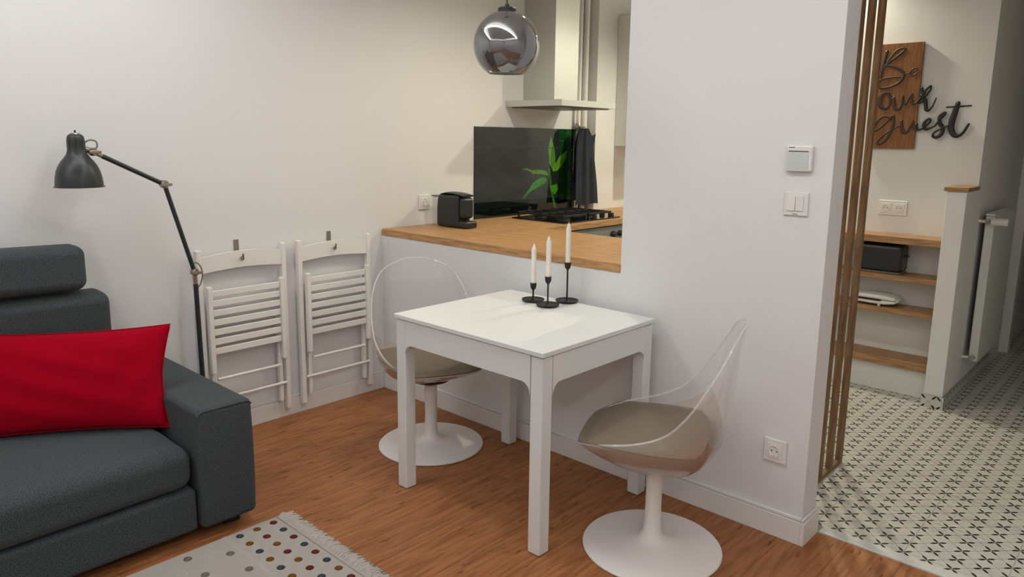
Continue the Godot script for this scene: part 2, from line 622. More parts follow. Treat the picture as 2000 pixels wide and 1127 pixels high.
const ROOM_LIGHT := 1.76
const SPOT_LIGHT := 3.3


func downlight(at: Vector3, label: String, energy: float) -> void:
	var t := thing("downlight", label, "downlight", at, 0.0, "kitchen and hall downlights")
	part(MB.new().lathe([Vector2(0.034, -0.002), Vector2(0.044, -0.004), Vector2(0.046, 0.0), Vector2(0.046, 0.004)], 24), "bezel", M.chrome, t)
	part(MB.new().lathe([Vector2(0.0, 0.0), Vector2(0.034, 0.0), Vector2(0.034, 0.004)], 24), "glowing_lens", M.spot_glow, t)
	var l := SpotLight3D.new()
	l.name = numbered("downlight_beam")
	add_child(l)
	l.position = at + Vector3(0, -0.03, 0)
	l.rotation.x = -PI / 2
	l.spot_angle = 78.0
	l.spot_angle_attenuation = 0.6
	l.spot_range = 10.0
	l.spot_attenuation = 2.0
	l.light_size = 0.03
	l.light_color = Color(1.0, 0.972, 0.865)
	l.light_energy = energy
	l.shadow_enabled = true


# ---------------------------------------------------------------- the setting

func build_shell() -> void:
	var H := 2.6
	# long left wall of living room and kitchen, one plane
	struct(MB.new().box(Vector3(-0.12, 0, -3.2), Vector3(0, H, 5.0), 0.0), "wall_left", M.wall)
	# chimney breast at the end of the kitchen run
	struct(MB.new().box(Vector3(0, 0, -3.08), Vector3(0.105, H, -1.872), 0.003), "wall_chimney_breast", M.wall)
	# partition: a parapet under the worktop, full height beyond the opening
	var L := PackedVector2Array([Vector2(0, 0), Vector2(2.473, 0), Vector2(2.473, H), Vector2(1.637, H), Vector2(1.637, WORKTOP - 0.0385), Vector2(0, WORKTOP - 0.0385)])
	struct(MB.new().slab(L, -0.129), "wall_back", M.wall)
	struct(MB.new().box(Vector3(3.62, 0, -0.129), Vector3(4.7, H, 0), 0.002), "wall_back_right", M.wall)
	struct(MB.new().box(Vector3(4.58, 0, 0), Vector3(4.7, H, 5.0), 0.0), "wall_right", M.wall)
	struct(MB.new().box(Vector3(0, 0, 4.9), Vector3(4.58, H, 5.0), 0.0), "wall_front", M.wall)
	# kitchen and hall beyond
	struct(MB.new().box(Vector3(0, 0, -3.2), Vector3(1.62, H, -3.08), 0.0), "wall_kitchen_far", M.wall)
	struct(MB.new().box(Vector3(1.62, 0, -2.32), Vector3(2.5, H, -2.2), 0.002), "wall_hall_end", M.wall)
	struct(MB.new().box(Vector3(1.62, 0, -3.2), Vector3(1.74, H, -2.32), 0.0), "wall_kitchen_right", M.wall)
	struct(MB.new().box(Vector3(2.38, 0, -6.4), Vector3(2.5, H, -2.32), 0.0), "wall_corridor_left", M.wall)
	struct(MB.new().box(Vector3(3.66, 0, -6.4), Vector3(3.78, H, -0.129), 0.0), "wall_corridor_right", M.wall)
	struct(MB.new().box(Vector3(2.38, 0, -6.52), Vector3(3.78, H, -6.4), 0.0), "wall_corridor_end", M.wall)
	# ceiling
	struct(MB.new().box(Vector3(-0.12, H, -6.6), Vector3(4.8, H + 0.15, 5.0), 0.0), "ceiling", M.ceiling)
	# skirting boards: tall, with a narrow step along the top
	var prof := func(b: MB, a: Vector3, d: Vector3, len: float, o: Vector3) -> void:   # from a along d, face towards o
		var xf := Transform3D(Basis(d, Vector3.UP, o), a)
		b.box(Vector3(0, 0, 0), Vector3(len, 0.088, 0.016), 0.0015, xf)
		b.box(Vector3(0, 0.088, 0), Vector3(len, 0.103, 0.011), 0.004, xf)
	var b1 := MB.new()
	prof.call(b1, Vector3(0, 0, 4.9), Vector3(0, 0, -1), 4.884, Vector3(1, 0, 0))
	struct(b1, "baseboard_left", M.trim)
	var b2 := MB.new()
	prof.call(b2, Vector3(0.0, 0, 0), Vector3(1, 0, 0), 2.473, Vector3(0, 0, 1))
	struct(b2, "baseboard_back", M.trim)
	var b3 := MB.new()
	prof.call(b3, Vector3(2.473, 0, 0.016), Vector3(0, 0, -1), 0.145, Vector3(1, 0, 0))
	struct(b3, "baseboard_end", M.trim)
	# threshold between boards and tiles
	struct(MB.new().box(Vector3(2.49, -0.02, -0.185), Vector3(3.66, 0.006, -0.131), 0.004), "trim_1", M.threshold)
	# door lining far down the corridor
	var dl := MB.new()
	dl.box(Vector3(2.5, 0, -3.62), Vector3(2.56, 2.1, -3.52), 0.003)
	struct(dl, "trim_2", M.trim)


func build_floor() -> void:
	var f := frame("floor")
	part(MB.new().box(Vector3(-0.12, -0.12, -0.13), Vector3(4.7, -0.012, 5.0), 0.0), "screed", M.grout_wood, f)
	var w := 0.189
	var len := 1.292
	var m := MB.new().box(Vector3(0.0003, -0.012, 0.0003), Vector3(w - 0.0003, 0, len - 0.0003), 0.0007).mesh()
	var rng := RandomNumberGenerator.new()
	rng.seed = 17
	for i in 25:
		var z := -0.13 - rng.randf() * 0.9 - (0.0 if i % 2 else 0.2)
		while z < 4.9:
			var z0 := maxf(z, -0.129)
			var z1 := minf(z + len, 4.95)
			if z1 - z0 > 0.02:
				var o: MeshInstance3D
				var mat: Material = M.planks[rng.randi_range(0, 4)]
				if z0 == z and z1 == z + len:
					o = put(m, "plank", mat, f)
					o.position = Vector3(-0.05 + i * w, 0, z)
				else:
					o = part(MB.new().box(Vector3(0.0003, -0.012, z0 + 0.0003), Vector3(w - 0.0003, 0, z1 - 0.0003), 0.0007), "plank", mat, f)
					o.position = Vector3(-0.05 + i * w, 0, 0)
			z += len
	# tiled floor of kitchen, hall and corridor
	var h := frame("floor_tiled")
	part(MB.new().box(Vector3(-0.12, -0.12, -6.6), Vector3(3.78, -0.0007, -0.13), 0.0), "grout_bed", M.grout, h)
	var s := 0.3085
	var g := 0.0006
	var tb := MB.new()
	var q := func(x0: float, z0: float, x1: float, z1: float) -> Mesh:
		var b := MB.new()
		var up := Vector3.UP
		var e := 0.0008
		b.tri(Vector3(x0 + e, 0, z0 + e), Vector3(x1 - e, 0, z0 + e), Vector3(x1 - e, 0, z1 - e), up, up, up, Vector2(x0 / s, z0 / s), Vector2(x1 / s, z0 / s), Vector2(x1 / s, z1 / s))
		b.tri(Vector3(x0 + e, 0, z0 + e), Vector3(x1 - e, 0, z1 - e), Vector3(x0 + e, 0, z1 - e), up, up, up, Vector2(x0 / s, z0 / s), Vector2(x1 / s, z1 / s), Vector2(x0 / s, z1 / s))
		for k in [[Vector3(x0, 0, z0), Vector3(x1, 0, z0), Vector3(0, 0, -1)], [Vector3(x1, 0, z0), Vector3(x1, 0, z1), Vector3(1, 0, 0)], [Vector3(x1, 0, z1), Vector3(x0, 0, z1), Vector3(0, 0, 1)], [Vector3(x0, 0, z1), Vector3(x0, 0, z0), Vector3(-1, 0, 0)]]:
			var d := Vector3(0, -0.008, 0)
			var a: Vector3 = k[0] - k[2] * e
			var c: Vector3 = k[1] - k[2] * e
			b.flat(a, c, k[1] + d, k[0] + d, (k[2] + Vector3.UP).normalized())
		return b.mesh()
	var whole: Mesh = q.call(g, g, s - g, s - g)
	var x0 := 2.7665 - 9 * s
	var z0 := -0.288 + 0.077
	for i in 13:
		for j in 21:
			var x := x0 + i * s
			var z := z0 - (j + 1) * s
			if x > 3.7 or x + s < 0.6 or z + s > -0.1 or (x < 2.3 and z < -2.2):
				continue
			var o := put(whole, "tile", M.tile, h)
			o.position = Vector3(x, 0, z)
	for i in 13:                                  # the row cut along the threshold
		var x := x0 + i * s
		if x > 3.7 or x + s < 0.6:
			continue
		var o := put(q.call(g, g, s - g, -0.185 - z0 - 0.001 if x > 2.2 else -0.131 - z0), "tile", M.tile, h)
		o.position = Vector3(x, 0, z0)


func build_slats() -> void:
	var t := thing("slat_screen", "vertical wooden slat screen standing behind the end of the partition wall", "slat screen", Vector3(2.3275, 0, -0.13))
	for k in 6:
		var z1 := -0.05 - k * 0.125
		part(MB.new().box(Vector3(-0.0125, 0.02, z1 - 0.03), Vector3(0.0125, 2.57, z1), 0.0015), "slat", M.slats, t)
	part(MB.new().box(Vector3(-0.0125, 0.0005, -0.705), Vector3(0.0125, 0.02, -0.002), 0.0015), "bottom_rail", M.slats, t)
	part(MB.new().box(Vector3(-0.0125, 2.57, -0.705), Vector3(0.0125, 2.599, -0.002), 0.0015), "top_rail", M.slats, t)


# ---------------------------------------------------------------- kitchen

func build_kitchen() -> void:
	var h := WORKTOP
	var o := part(MB.new().box(Vector3(0.002, h - 0.0385, -0.70), Vector3(1.6365, h, 0.004), 0.002), "worktop", M.worktop, self)
	tag(o, "oak worktop lying on the low wall as a serving hatch", "worktop")
	o = part(MB.new().box(Vector3(0.002, h - 0.0385, -1.871), Vector3(0.598, h - 0.0004, -0.7005), 0.002), "worktop", M.worktop_z, self)
	tag(o, "oak worktop under the gas hob along the kitchen wall", "worktop")
	o = part(MB.new().box(Vector3(0.107, h - 0.0385, -3.07), Vector3(0.598, h - 0.0004, -1.8715), 0.002), "worktop", M.worktop_z, self)
	tag(o, "oak worktop in front of the chimney breast beyond the hob", "worktop")
	# base units
	var c := thing("base_cabinet", "white base cabinet under the serving hatch worktop", "cabinet", Vector3(1.1, 0, -0.41), 0.0, "kitchen base cabinets")
	part(MB.new().box(Vector3(-0.49, 0.1, -0.27), Vector3(0.5, h - 0.04, 0.27), 0.002), "body", M.cabinet, c)
	part(MB.new().box(Vector3(-0.49, 0, -0.22), Vector3(0.5, 0.1, 0.27), 0.002), "plinth", M.cabinet, c)
	for s in [0, 1]:
		var d := part(MB.new().box(Vector3(-0.488 + s * 0.495, 0.11, -0.289), Vector3(0.002 + s * 0.495, h - 0.05, -0.271), 0.002), "door", M.cabinet, c)
		part(MB.new().rod(Vector3(-0.07 + s * 0.14, 0.62, -0.3), Vector3(-0.07 + s * 0.14, 0.76, -0.3), 0.006), "handle", M.steel, d)
	c = thing("base_cabinet", "white base cabinet filling the corner beside the oven", "cabinet", Vector3(0.3, 0, -0.83), 0.0, "kitchen base cabinets")
	part(MB.new().box(Vector3(-0.29, 0, -0.135), Vector3(0.27, h - 0.04, 0.115), 0.002), "body", M.cabinet, c)
	part(MB.new().box(Vector3(0.271, 0.1, -0.133), Vector3(0.288, h - 0.05, 0.113), 0.002), "door", M.cabinet, c)
	c = thing("base_cabinet", "white base cabinet beyond the oven towards the chimney breast", "cabinet", Vector3(0.35, 0, -2.3), 0.0, "kitchen base cabinets")
	part(MB.new().box(Vector3(-0.24, 0, -0.76), Vector3(0.22, h - 0.04, 0.69), 0.002), "body", M.cabinet, c)
	for s in [0, 1]:
		part(MB.new().box(Vector3(0.221, 0.1, -0.755 + s * 0.723), Vector3(0.238, h - 0.05, -0.037 + s * 0.723), 0.002), "door", M.cabinet, c)
	# oven
	c = thing("oven", "grey built-in oven with round knobs under the hob", "oven", Vector3(0.3, 0, -1.27))
	part(MB.new().box(Vector3(-0.29, 0.0, -0.298), Vector3(0.265, h - 0.04, 0.298), 0.002), "body", M.plastic_dark, c)
	part(MB.new().box(Vector3(0.266, 0.775, -0.296), Vector3(0.284, h - 0.045, 0.296), 0.003), "control_panel", M.oven, c)
	var door := part(MB.new().box(Vector3(0.266, 0.2, -0.296), Vector3(0.288, 0.77, 0.296), 0.004), "door", M.black_gloss, c)
	part(MB.new().rod(Vector3(0.318, 0.72, -0.22), Vector3(0.318, 0.72, 0.22), 0.008), "handle", M.steel, door)
	for z in [-0.175, -0.255]:
		part(MB.new().lathe([Vector2(0, 0.03), Vector2(0.016, 0.03), Vector2(0.019, 0.026), Vector2(0.021, 0.0), Vector2(0.0, 0.0)], 18, Transform3D(Basis(Vector3(0, 0, 1), -PI / 2), Vector3(0.284, 0.842, z))), "knob", M.black, c)
	# hob
	c = thing("gas_hob", "black gas hob with iron pan supports and front knobs", "hob", Vector3(0.335, h, -1.27))
	part(MB.new().box(Vector3(-0.225, 0.0, -0.30), Vector3(0.225, 0.008, 0.30), 0.003), "plate", M.black_gloss, c)
	for s in [[-0.1, 0.15, 0.03], [0.1, 0.17, 0.04], [-0.1, -0.13, 0.04], [0.09, -0.1, 0.025]]:
		part(MB.new().lathe([Vector2(s[2] + 0.012, 0.008), Vector2(s[2] + 0.01, 0.014), Vector2(s[2], 0.016), Vector2(s[2], 0.024), Vector2(s[2] - 0.004, 0.027), Vector2(0, 0.027)], 20, Transform3D(Basis(), Vector3(s[0], 0, s[1]))), "burner", M.black_matte, c)
	for s in [0.15, -0.115]:
		var g := MB.new()
		for x in [-0.195, -0.0, 0.185]:
			g.box(Vector3(x - 0.006, 0.034, s - 0.125), Vector3(x + 0.006, 0.046, s + 0.125), 0.002)
		for z in [-0.12, -0.04, 0.04, 0.12]:
			g.box(Vector3(-0.2, 0.034, s + z - 0.005), Vector3(0.19, 0.046, s + z + 0.005), 0.002)
		for x in [-0.19, 0.18]:
			for z in [-0.115, 0.115]:
				g.box(Vector3(x - 0.006, 0.008, s + z - 0.006), Vector3(x + 0.006, 0.036, s + z + 0.006), 0.001)
		part(g, "pan_support", M.iron, c)
	for k in 5:
		part(MB.new().lathe([Vector2(0.02, 0.008), Vector2(0.019, 0.014), Vector2(0.016, 0.03), Vector2(0.0, 0.031)], 18, Transform3D(Basis(), Vector3(-0.13 + k * 0.075, 0, -0.268))), "knob", M.black, c)
	# splashback: printed glass, cut in two so the gap draws a pale reflection
	var sb := thing("splashback", "dark glass splashback printed with green bamboo behind the hob", "splashback", Vector3(0.0, h, -0.728))
	for s in [[0.0, 0.4525, 1.0 - 0.4525 / 0.588, 1.0], [0.4545, 0.588, 0.0, 1.0 - 0.4545 / 0.588]]:
		var b := MB.new()
		b.box(Vector3(0.0005, s[0], -1.142), Vector3(0.0055, s[1], 0.0), 0.0004)
		var p := part(b, "glass_panel", M.splash_edge, sb)
		var f := MB.new()
		var x := 0.0062
		var e := 1.142 / 1.262
		var a := [Vector3(x, s[1] - 0.0005, -0.0005), Vector3(x, s[1] - 0.0005, -1.1425), Vector3(x, s[0] + 0.0005, -1.1425), Vector3(x, s[0] + 0.0005, -0.0005)]
		var u := [Vector2(0, s[2]), Vector2(e, s[2]), Vector2(e, s[3]), Vector2(0, s[3])]
		var r := Vector3.RIGHT
		f.tri(a[0], a[1], a[2], r, r, r, u[0], u[1], u[2])
		f.tri(a[0], a[2], a[3], r, r, r, u[0], u[2], u[3])
		part(f, "print", M.splash, p, "bamboo canes and leaves over dark water")
	# extractor hood
	var hd := thing("cooker_hood", "brushed steel chimney cooker hood mounted above the hob", "cooker hood", Vector3(0.0, 1.653, -1.3))
	var can := MB.new()
	can.box(Vector3(0.001, 0.006, -0.29), Vector3(0.472, 0.046, 0.285), 0.002)
	part(can, "canopy", M.hood, hd)
	part(MB.new().box(Vector3(0.03, 0.0, -0.26), Vector3(0.44, 0.006, 0.255), 0.001), "filter", M.plastic_dark, hd)
	part(MB.new().box(Vector3(0.001, 0.046, -0.135), Vector3(0.268, 0.946, 0.11), 0.002), "chimney", M.hood, hd)
	# gas pipes and the towel hung on the tap
	for p in [[-1.752, 0.016, "white gas pipe with a brass tap beside the cooker hood"], [-1.823, 0.02, "thicker white pipe in the corner of the chimney breast"]]:
		var pp := thing("wall_pipe", p[2], "pipe", Vector3(0.036, h, p[0]), 0.0, "white pipes in the kitchen corner")
		part(MB.new().rod(Vector3(0, 0.0, 0), Vector3(0, 2.598 - h, 0), p[1], 14), "pipe", M.trim, pp)
		if p[1] < 0.018:
			var tap := part(MB.new().lathe([Vector2(0, -0.03), Vector2(0.02, -0.028), Vector2(0.022, -0.01), Vector2(0.024, 0.0), Vector2(0.022, 0.012), Vector2(0.018, 0.026), Vector2(0, 0.03)], 16, Transform3D(Basis(), Vector3(0, 0.605, 0))), "tap", M.nickel, pp)
			part(MB.new().tube(smooth([Vector3(0.015, 0.605, 0), Vector3(0.06, 0.606, 0.008), Vector3(0.085, 0.6, 0.016)], 4), 0.007, 8), "tap_lever", M.trim, tap)
	var tw := func(u: float, w: float) -> Vector3:
		var y := lerpf(1.535, 0.985, u) + 0.008 * sin(w * 9.0) * u - 0.03 * pow(2.0 * absf(w - 0.5), 2.0) * (1.0 - u)
		var half := lerpf(0.07, 0.138, pow(u, 0.5))
		var z := lerpf(-1.735, -1.745, u) + lerpf(half, -half, w) + 0.003 * sin(u * 6.0)
		var fold := 0.014 * sin(w * 13.0 + 0.6 + u) * (0.4 + 0.6 * u) + 0.004 * sin(w * 31.0)
		return Vector3(0.128 + fold - 0.02 * pow(2.0 * absf(w - 0.5), 2.0) * (1.0 - u), y, z)
	var tv := thing("kitchen_towel", "dark blue-grey kitchen towel hanging from the gas pipe tap", "towel", Vector3(0.1, 0.98, -1.74))
	var c0 := part(MB.new().sheet(tw, 24, 36), "cloth", M.towel, tv)
	c0.position = -tv.position
	var tw2 := func(u: float, w: float) -> Vector3:
		var half := lerpf(0.06, 0.125, pow(u, 0.5))
		return Vector3(0.092 + 0.008 * sin(w * 11.0 + 2.0), lerpf(1.535, 1.02, u), -1.735 + lerpf(half, -half, w))
	c0 = part(MB.new().sheet(tw2, 16, 20), "cloth_behind", M.towel, tv)
	c0.position = -tv.position
	var tw3 := func(u: float, w: float) -> Vector3:
		return Vector3(0.122, 1.47 - 0.17 * u + 0.03 * w * (1.0 - u), -1.78 - 0.075 * w * (1.0 - u * 0.75))
	c0 = part(MB.new().sheet(tw3, 8, 8), "loose_corner", M.towel, tv)
	c0.position = -tv.position
	# wall cabinet
	c = thing("wall_cabinet", "white wall cabinet hung on the chimney breast above the worktop", "cabinet", Vector3(0.105, 1.41, -2.115))
	part(MB.new().box(Vector3(0.001, 0, -0.9), Vector3(0.34, 0.95, -0.0), 0.002), "body", M.cabinet, c)
	for s in [0, 1]:
		part(MB.new().box(Vector3(0.341, 0.003, -0.898 + s * 0.45), Vector3(0.359, 0.947, -0.452 + s * 0.45), 0.002), "door", M.cabinet, c)
	# coffee machine
	c = thing("coffee_machine", "small black capsule coffee machine with clear water tank on the worktop", "coffee machine", Vector3(0.21, h, -0.375))
	var body := func(p: Vector3) -> Vector3:
		return Vector3(p.x - 0.014 * smoothstep(0.1, 0.2, p.y) * (1.0 if p.x < 0 else 0.0) * -1.0, p.y, p.z)
	part(MB.new().soft(Vector3(-0.105, 0.002, -0.052), Vector3(0.078, 0.188, 0.058), 0.016, 3, 3, body), "body", M.black, c)
	part(MB.new().soft(Vector3(0.07, 0.055, -0.042), Vector3(0.118, 0.178, 0.046), 0.03 * 0.7, 3, 2), "spout_housing", M.black, c)
	part(MB.new().soft(Vector3(0.04, 0.002, -0.045), Vector3(0.142, 0.042, 0.05), 0.012, 3, 2), "drip_tray", M.black, c)
	part(MB.new().tube(smooth([Vector3(-0.085, 0.188, 0.0), Vector3(-0.03, 0.198, 0.0), Vector3(0.05, 0.195, 0.0), Vector3(0.11, 0.186, 0.0)], 5), 0.046, 14, Vector3.UP, 0.007), "lever_lid", M.black, c)
	part(MB.new().soft(Vector3(-0.152, 0.004, -0.046), Vector3(-0.107, 0.172, 0.05), 0.01, 3, 2), "water_tank", M.tank, c)
	part(MB.new().soft(Vector3(-0.154, 0.172, -0.048), Vector3(-0.106, 0.18, 0.052), 0.0035, 2, 2), "tank_lid", M.plastic_dark, c)
	part(MB.new().rod(Vector3(0.096, 0.038, 0.0), Vector3(0.096, 0.06, 0.0), 0.009), "spout", M.black_matte, c)


func socket(called: String, label: String, at: Vector3, basis: Basis, count: int, group: String) -> Node3D:   # in the xy plane, face towards z
	var t := thing(called, label, "socket", at, 0.0, group)
	t.basis = basis
	var w := 0.043 + 0.0365 * (count - 1)
	part(MB.new().box(Vector3(-w, -0.044, 0), Vector3(w, 0.044, 0.009), 0.003), "frame", M.plastic, t)
	for k in count:
		var cx := (k - (count - 1) / 2.0) * 0.073
		part(MB.new().box(Vector3(cx - 0.029, -0.029, 0.009), Vector3(cx + 0.029, 0.029, 0.0115), 0.001), "insert", M.plastic, t)
		var xf := Transform3D(Basis(Vector3(1, 0, 0), PI / 2), Vector3(cx, 0, 0.0118))
		part(MB.new().lathe([Vector2(0.0225, 0.0), Vector2(0.0215, 0.0025), Vector2(0.0195, 0.0025), Vector2(0.0185, -0.0), Vector2(0.0175, -0.0002), Vector2(0.0, -0.0002)], 24, xf), "well", M.trim, t)
		for s in [-1, 1]:
			part(MB.new().lathe([Vector2(0.003, 0.0), Vector2(0.003, 0.0008), Vector2(0, 0.0008)], 10, Transform3D(Basis(Vector3(1, 0, 0), PI / 2), Vector3(cx + s * 0.0095, 0, 0.0118))), "pin_hole", M.plastic_dark, t)
			part(MB.new().box(Vector3(cx - 0.003, s * 0.0185 - 0.002, 0.0118), Vector3(cx + 0.003, s * 0.0185 + 0.002, 0.0135), 0.0005), "earth_clip", M.steel, t)
	return t


func build_wall_fittings() -> void:
	var zf := Basis()
	socket("wall_socket", "single white wall socket low on the wall beside the tiled hall", Vector3(2.355, 0.33, 0.0), zf, 1, "wall sockets")
	socket("wall_socket", "single white wall socket above the worktop behind the coffee machine", Vector3(0.0, 1.075, -0.312), Basis(Vector3(0, 0, -1), Vector3.UP, Vector3(1, 0, 0)), 1, "wall sockets")
	socket("wall_socket", "double white wall socket under the wooden greeting sign", Vector3(2.073, 1.079, -2.2), zf, 2, "wall sockets")
	var t := thing("light_switch", "white double rocker light switch under the alarm keypad", "switch", Vector3(2.359, 1.245, 0.0))
	part(MB.new().box(Vector3(-0.043, -0.041, 0), Vector3(0.043, 0.041, 0.008), 0.003), "frame", M.plastic, t)
	for s in [-1, 1]:
		var xf := Transform3D(Basis(Vector3(1, 0, 0), 0.04 * s), Vector3(s * 0.0145 - 0.001, 0.002, 0.0095))
		part(MB.new().box(Vector3(-0.0138, -0.026, -0.002), Vector3(0.0138, 0.026, 0.0025), 0.001, xf), "rocker", M.plastic, t)
	part(MB.new().box(Vector3(-0.009, -0.0365, 0.008), Vector3(0.009, -0.0335, 0.0084), 0.0001), "maker_mark", M.print, t)
	t = thing("alarm_keypad", "square grey-green alarm keypad on the white wall above the switch", "keypad", Vector3(2.36, 1.402, 0.0))
	part(MB.new().soft(Vector3(-0.0455, -0.0445, 0.0005), Vector3(0.0455, 0.0445, 0.018), 0.006, 3, 2), "case", M.plastic, t)
	part(MB.new().box(Vector3(-0.041, -0.037, 0.018), Vector3(0.035, 0.021, 0.0192), 0.001), "key_panel", M.keypad, t)
	part(MB.new().box(Vector3(-0.036, 0.0225, 0.018), Vector3(0.033, 0.0265, 0.0192), 0.0003), "display_bar", M.plastic_dark, t)
	part(MB.new().box(Vector3(-0.036, 0.036, 0.018), Vector3(-0.015, 0.0395, 0.0184), 0.0001), "maker_mark", M.print, t)
	for i in 4:
		for j in 3:
			part(MB.new().box(Vector3(-0.036 + i * 0.018, -0.034 + j * 0.016, 0.0192), Vector3(-0.0225 + i * 0.018, -0.0225 + j * 0.016, 0.0198), 0.0004), "key", M.keypad, t)


func build_hall() -> void:
	# stub wall with oak cap and tiled foot
	var t := frame("wall_stub")
	part(MB.new().box(Vector3(2.405, 0, -2.2), Vector3(2.5, 1.21, -1.93), 0.003), "stub", M.wall, t)
	part(MB.new().box(Vector3(2.392, 1.21, -2.2), Vector3(2.508, 1.232, -1.918), 0.002), "cap", M.shelf, t)
	var sk := frame("baseboard_tiled")
	for k in 4:
		part(tile_strip(Vector3(2.5095, 0.0, -1.921 - k * 0.3085), Vector3(0, 0, -1), 0.307, Vector3(1, 0, 0)), "tile", M.tile, sk)
	part(tile_strip(Vector3(2.396, 0.0, -1.9205), Vector3(1, 0, 0), 0.1135, Vector3(0, 0, 1)), "tile", M.tile, sk)
	# shelves between screen and stub wall
	var s := thing("shelf_unit", "white niche with four oak shelves built against the hall wall", "shelf unit", Vector3(2.05, 0, -2.11))
	part(MB.new().box(Vector3(-0.35, 0.89, -0.09), Vector3(0.354, 0.93, 0.1), 0.002), "top_board", M.shelf, s)
	for y in [[0.675, 0.705], [0.476, 0.508], [0.163, 0.213]]:
		part(MB.new().box(Vector3(-0.35, y[0], -0.09), Vector3(0.354, y[1], 0.09), 0.002), "shelf_board", M.shelf, s)
	part(MB.new().box(Vector3(-0.35, 0.0, -0.09), Vector3(0.354, 0.163, 0.06), 0.002), "plinth", M.wall, s)
	part(MB.new().box(Vector3(-0.38, 0.0, -0.09), Vector3(-0.35, 0.93, 0.09), 0.002), "side_panel", M.wall, s)
	# toaster
	s = thing("toaster", "glossy black toaster standing on the shelf under the oak top board", "toaster", Vector3(2.065, 0.705, -2.105))
	part(MB.new().soft(Vector3(-0.138, 0.012, -0.075), Vector3(0.128, 0.168, 0.075), 0.022, 4, 3), "body", M.black, s)
	part(MB.new().box(Vector3(-0.134, 0.0, -0.07), Vector3(0.124, 0.013, 0.07), 0.003), "base", M.plastic_dark, s)
	for z in [-0.025, 0.025]:
		part(MB.new().box(Vector3(-0.1, 0.165, z - 0.012), Vector3(0.09, 0.1695, z + 0.012), 0.001), "slot", M.black_matte, s)
	part(MB.new().box(Vector3(0.126, 0.1, -0.02), Vector3(0.146, 0.112, 0.02), 0.003), "lever", M.black, s)
	for y in [0.03, 0.045, 0.06]:
		part(MB.new().lathe([Vector2(0.0055, 0), Vector2(0.0055, 0.006), Vector2(0, 0.007)], 10, Transform3D(Basis(Vector3(0, 0, 1), -PI / 2), Vector3(0.127, y, 0.03))), "button", M.chrome, s)
	# sandwich maker
	s = thing("sandwich_maker", "white sandwich maker with a dark grille line on the lower shelf", "sandwich maker", Vector3(2.06, 0.508, -2.105))
	var dome := func(p: Vector3) -> Vector3:
		var k := 1.0 - pow(clampf(absf(p.x) / 0.13, 0.0, 1.0), 4.0)
		return Vector3(p.x, 0.037 + (p.y - 0.037) * (0.45 + 0.55 * k), p.z * (0.8 + 0.2 * k))
	part(MB.new().soft(Vector3(-0.13, 0.039, -0.07), Vector3(0.125, 0.068, 0.08), 0.014, 3, 5, dome), "lid", M.plastic, s)
	part(MB.new().soft(Vector3(-0.13, 0.012, -0.07), Vector3(0.125, 0.036, 0.08), 0.011, 3, 5, dome), "base", M.plastic, s)
	part(MB.new().box(Vector3(-0.11, 0.033, -0.06), Vector3(0.045, 0.041, 0.083), 0.001), "hot_plates", M.black_matte, s)
	part(MB.new().soft(Vector3(0.1, 0.024, -0.01), Vector3(0.133, 0.05, 0.05), 0.01, 3, 2), "handle", M.plastic, s)
	for x in [-0.09, 0.035]:
		for z in [-0.05, 0.065]:
			part(MB.new().lathe([Vector2(0, 0), Vector2(0.007, 0.0), Vector2(0.01, 0.016), Vector2(0, 0.016)], 10, Transform3D(Basis(), Vector3(x, 0, z))), "foot", M.plastic, s)
	# radiator
	s = thing("radiator", "white panel radiator with thermostat on the dim corridor wall", "radiator", Vector3(2.5, 0.2, -2.33))
	part(MB.new().box(Vector3(0.028, 0, -0.62), Vector3(0.075, 0.86, 0), 0.006), "panel", M.radiator, s)
	part(MB.new().box(Vector3(0.026, 0.86, -0.62), Vector3(0.077, 0.872, 0), 0.003), "top_grille", M.radiator, s)
	for y in [0.14, 0.72]:
		part(MB.new().box(Vector3(0.001, y, -0.5), Vector3(0.03, y + 0.06, -0.46), 0.002), "bracket", M.radiator, s)
	part(MB.new().rod(Vector3(0.0, 0.83, 0.03), Vector3(0.05, 0.83, 0.03), 0.009), "pipe", M.radiator, s)
	part(MB.new().rod(Vector3(0.05, 0.83, -0.002), Vector3(0.05, 0.83, 0.042), 0.014), "valve", M.chrome, s)
	part(MB.new().rod(Vector3(0.064, 0.83, 0.03), Vector3(0.145, 0.832, 0.03), 0.021, 16), "thermostat", M.plastic, s)
	part(MB.new().rod(Vector3(0.0, 0.03, 0.03), Vector3(0.05, 0.03, 0.03), 0.009), "pipe", M.radiator, s)
	part(MB.new().rod(Vector3(0.05, 0.03, -0.002), Vector3(0.05, 0.03, 0.045), 0.016), "valve", M.chrome, s)
	# sign
	s = thing("greeting_sign", "brown wooden board sign reading Be our guest in script letters", "sign", Vector3(2.03, 1.73, -2.2))
	part(MB.new().box(Vector3(-0.128, -0.303, 0.002), Vector3(0.125, 0.298, 0.02), 0.0015), "board", M.board, s)
	for l in SIGN:
		var b := MB.new()
		var black: bool = l[1][0][0][0] > 0.118
		for st in l[1]:
			var p := []
			for q in st:
				p.append(Vector3(q[0], q[1], q[2]))
			var pts := []
			var rr := []
			for q in smooth(p, 6):
				pts.append(Vector3(q.x, q.y, 0.024 if black else 0.0205))
				rr.append(q.z / 2.0)
			b.tube(pts, rr, 10, Vector3(0, 0, 1), 0.006 if black else 0.0025)
			for e in [0, -1]:                     # round ends
				b.lathe([Vector2(0, -1), Vector2(0.7, -0.7), Vector2(1, 0), Vector2(0.7, 0.7), Vector2(0, 1)], 12, Transform3D(Basis(Vector3(rr[e], 0, 0), Vector3(0, 0, 0.006 if black else 0.0025), Vector3(0, rr[e], 0)), pts[e]), 0.2)
		part(b, "letter_" + l[0], M.iron if black else M.burn, s, "black script letter" if black else "dark brown script letter")


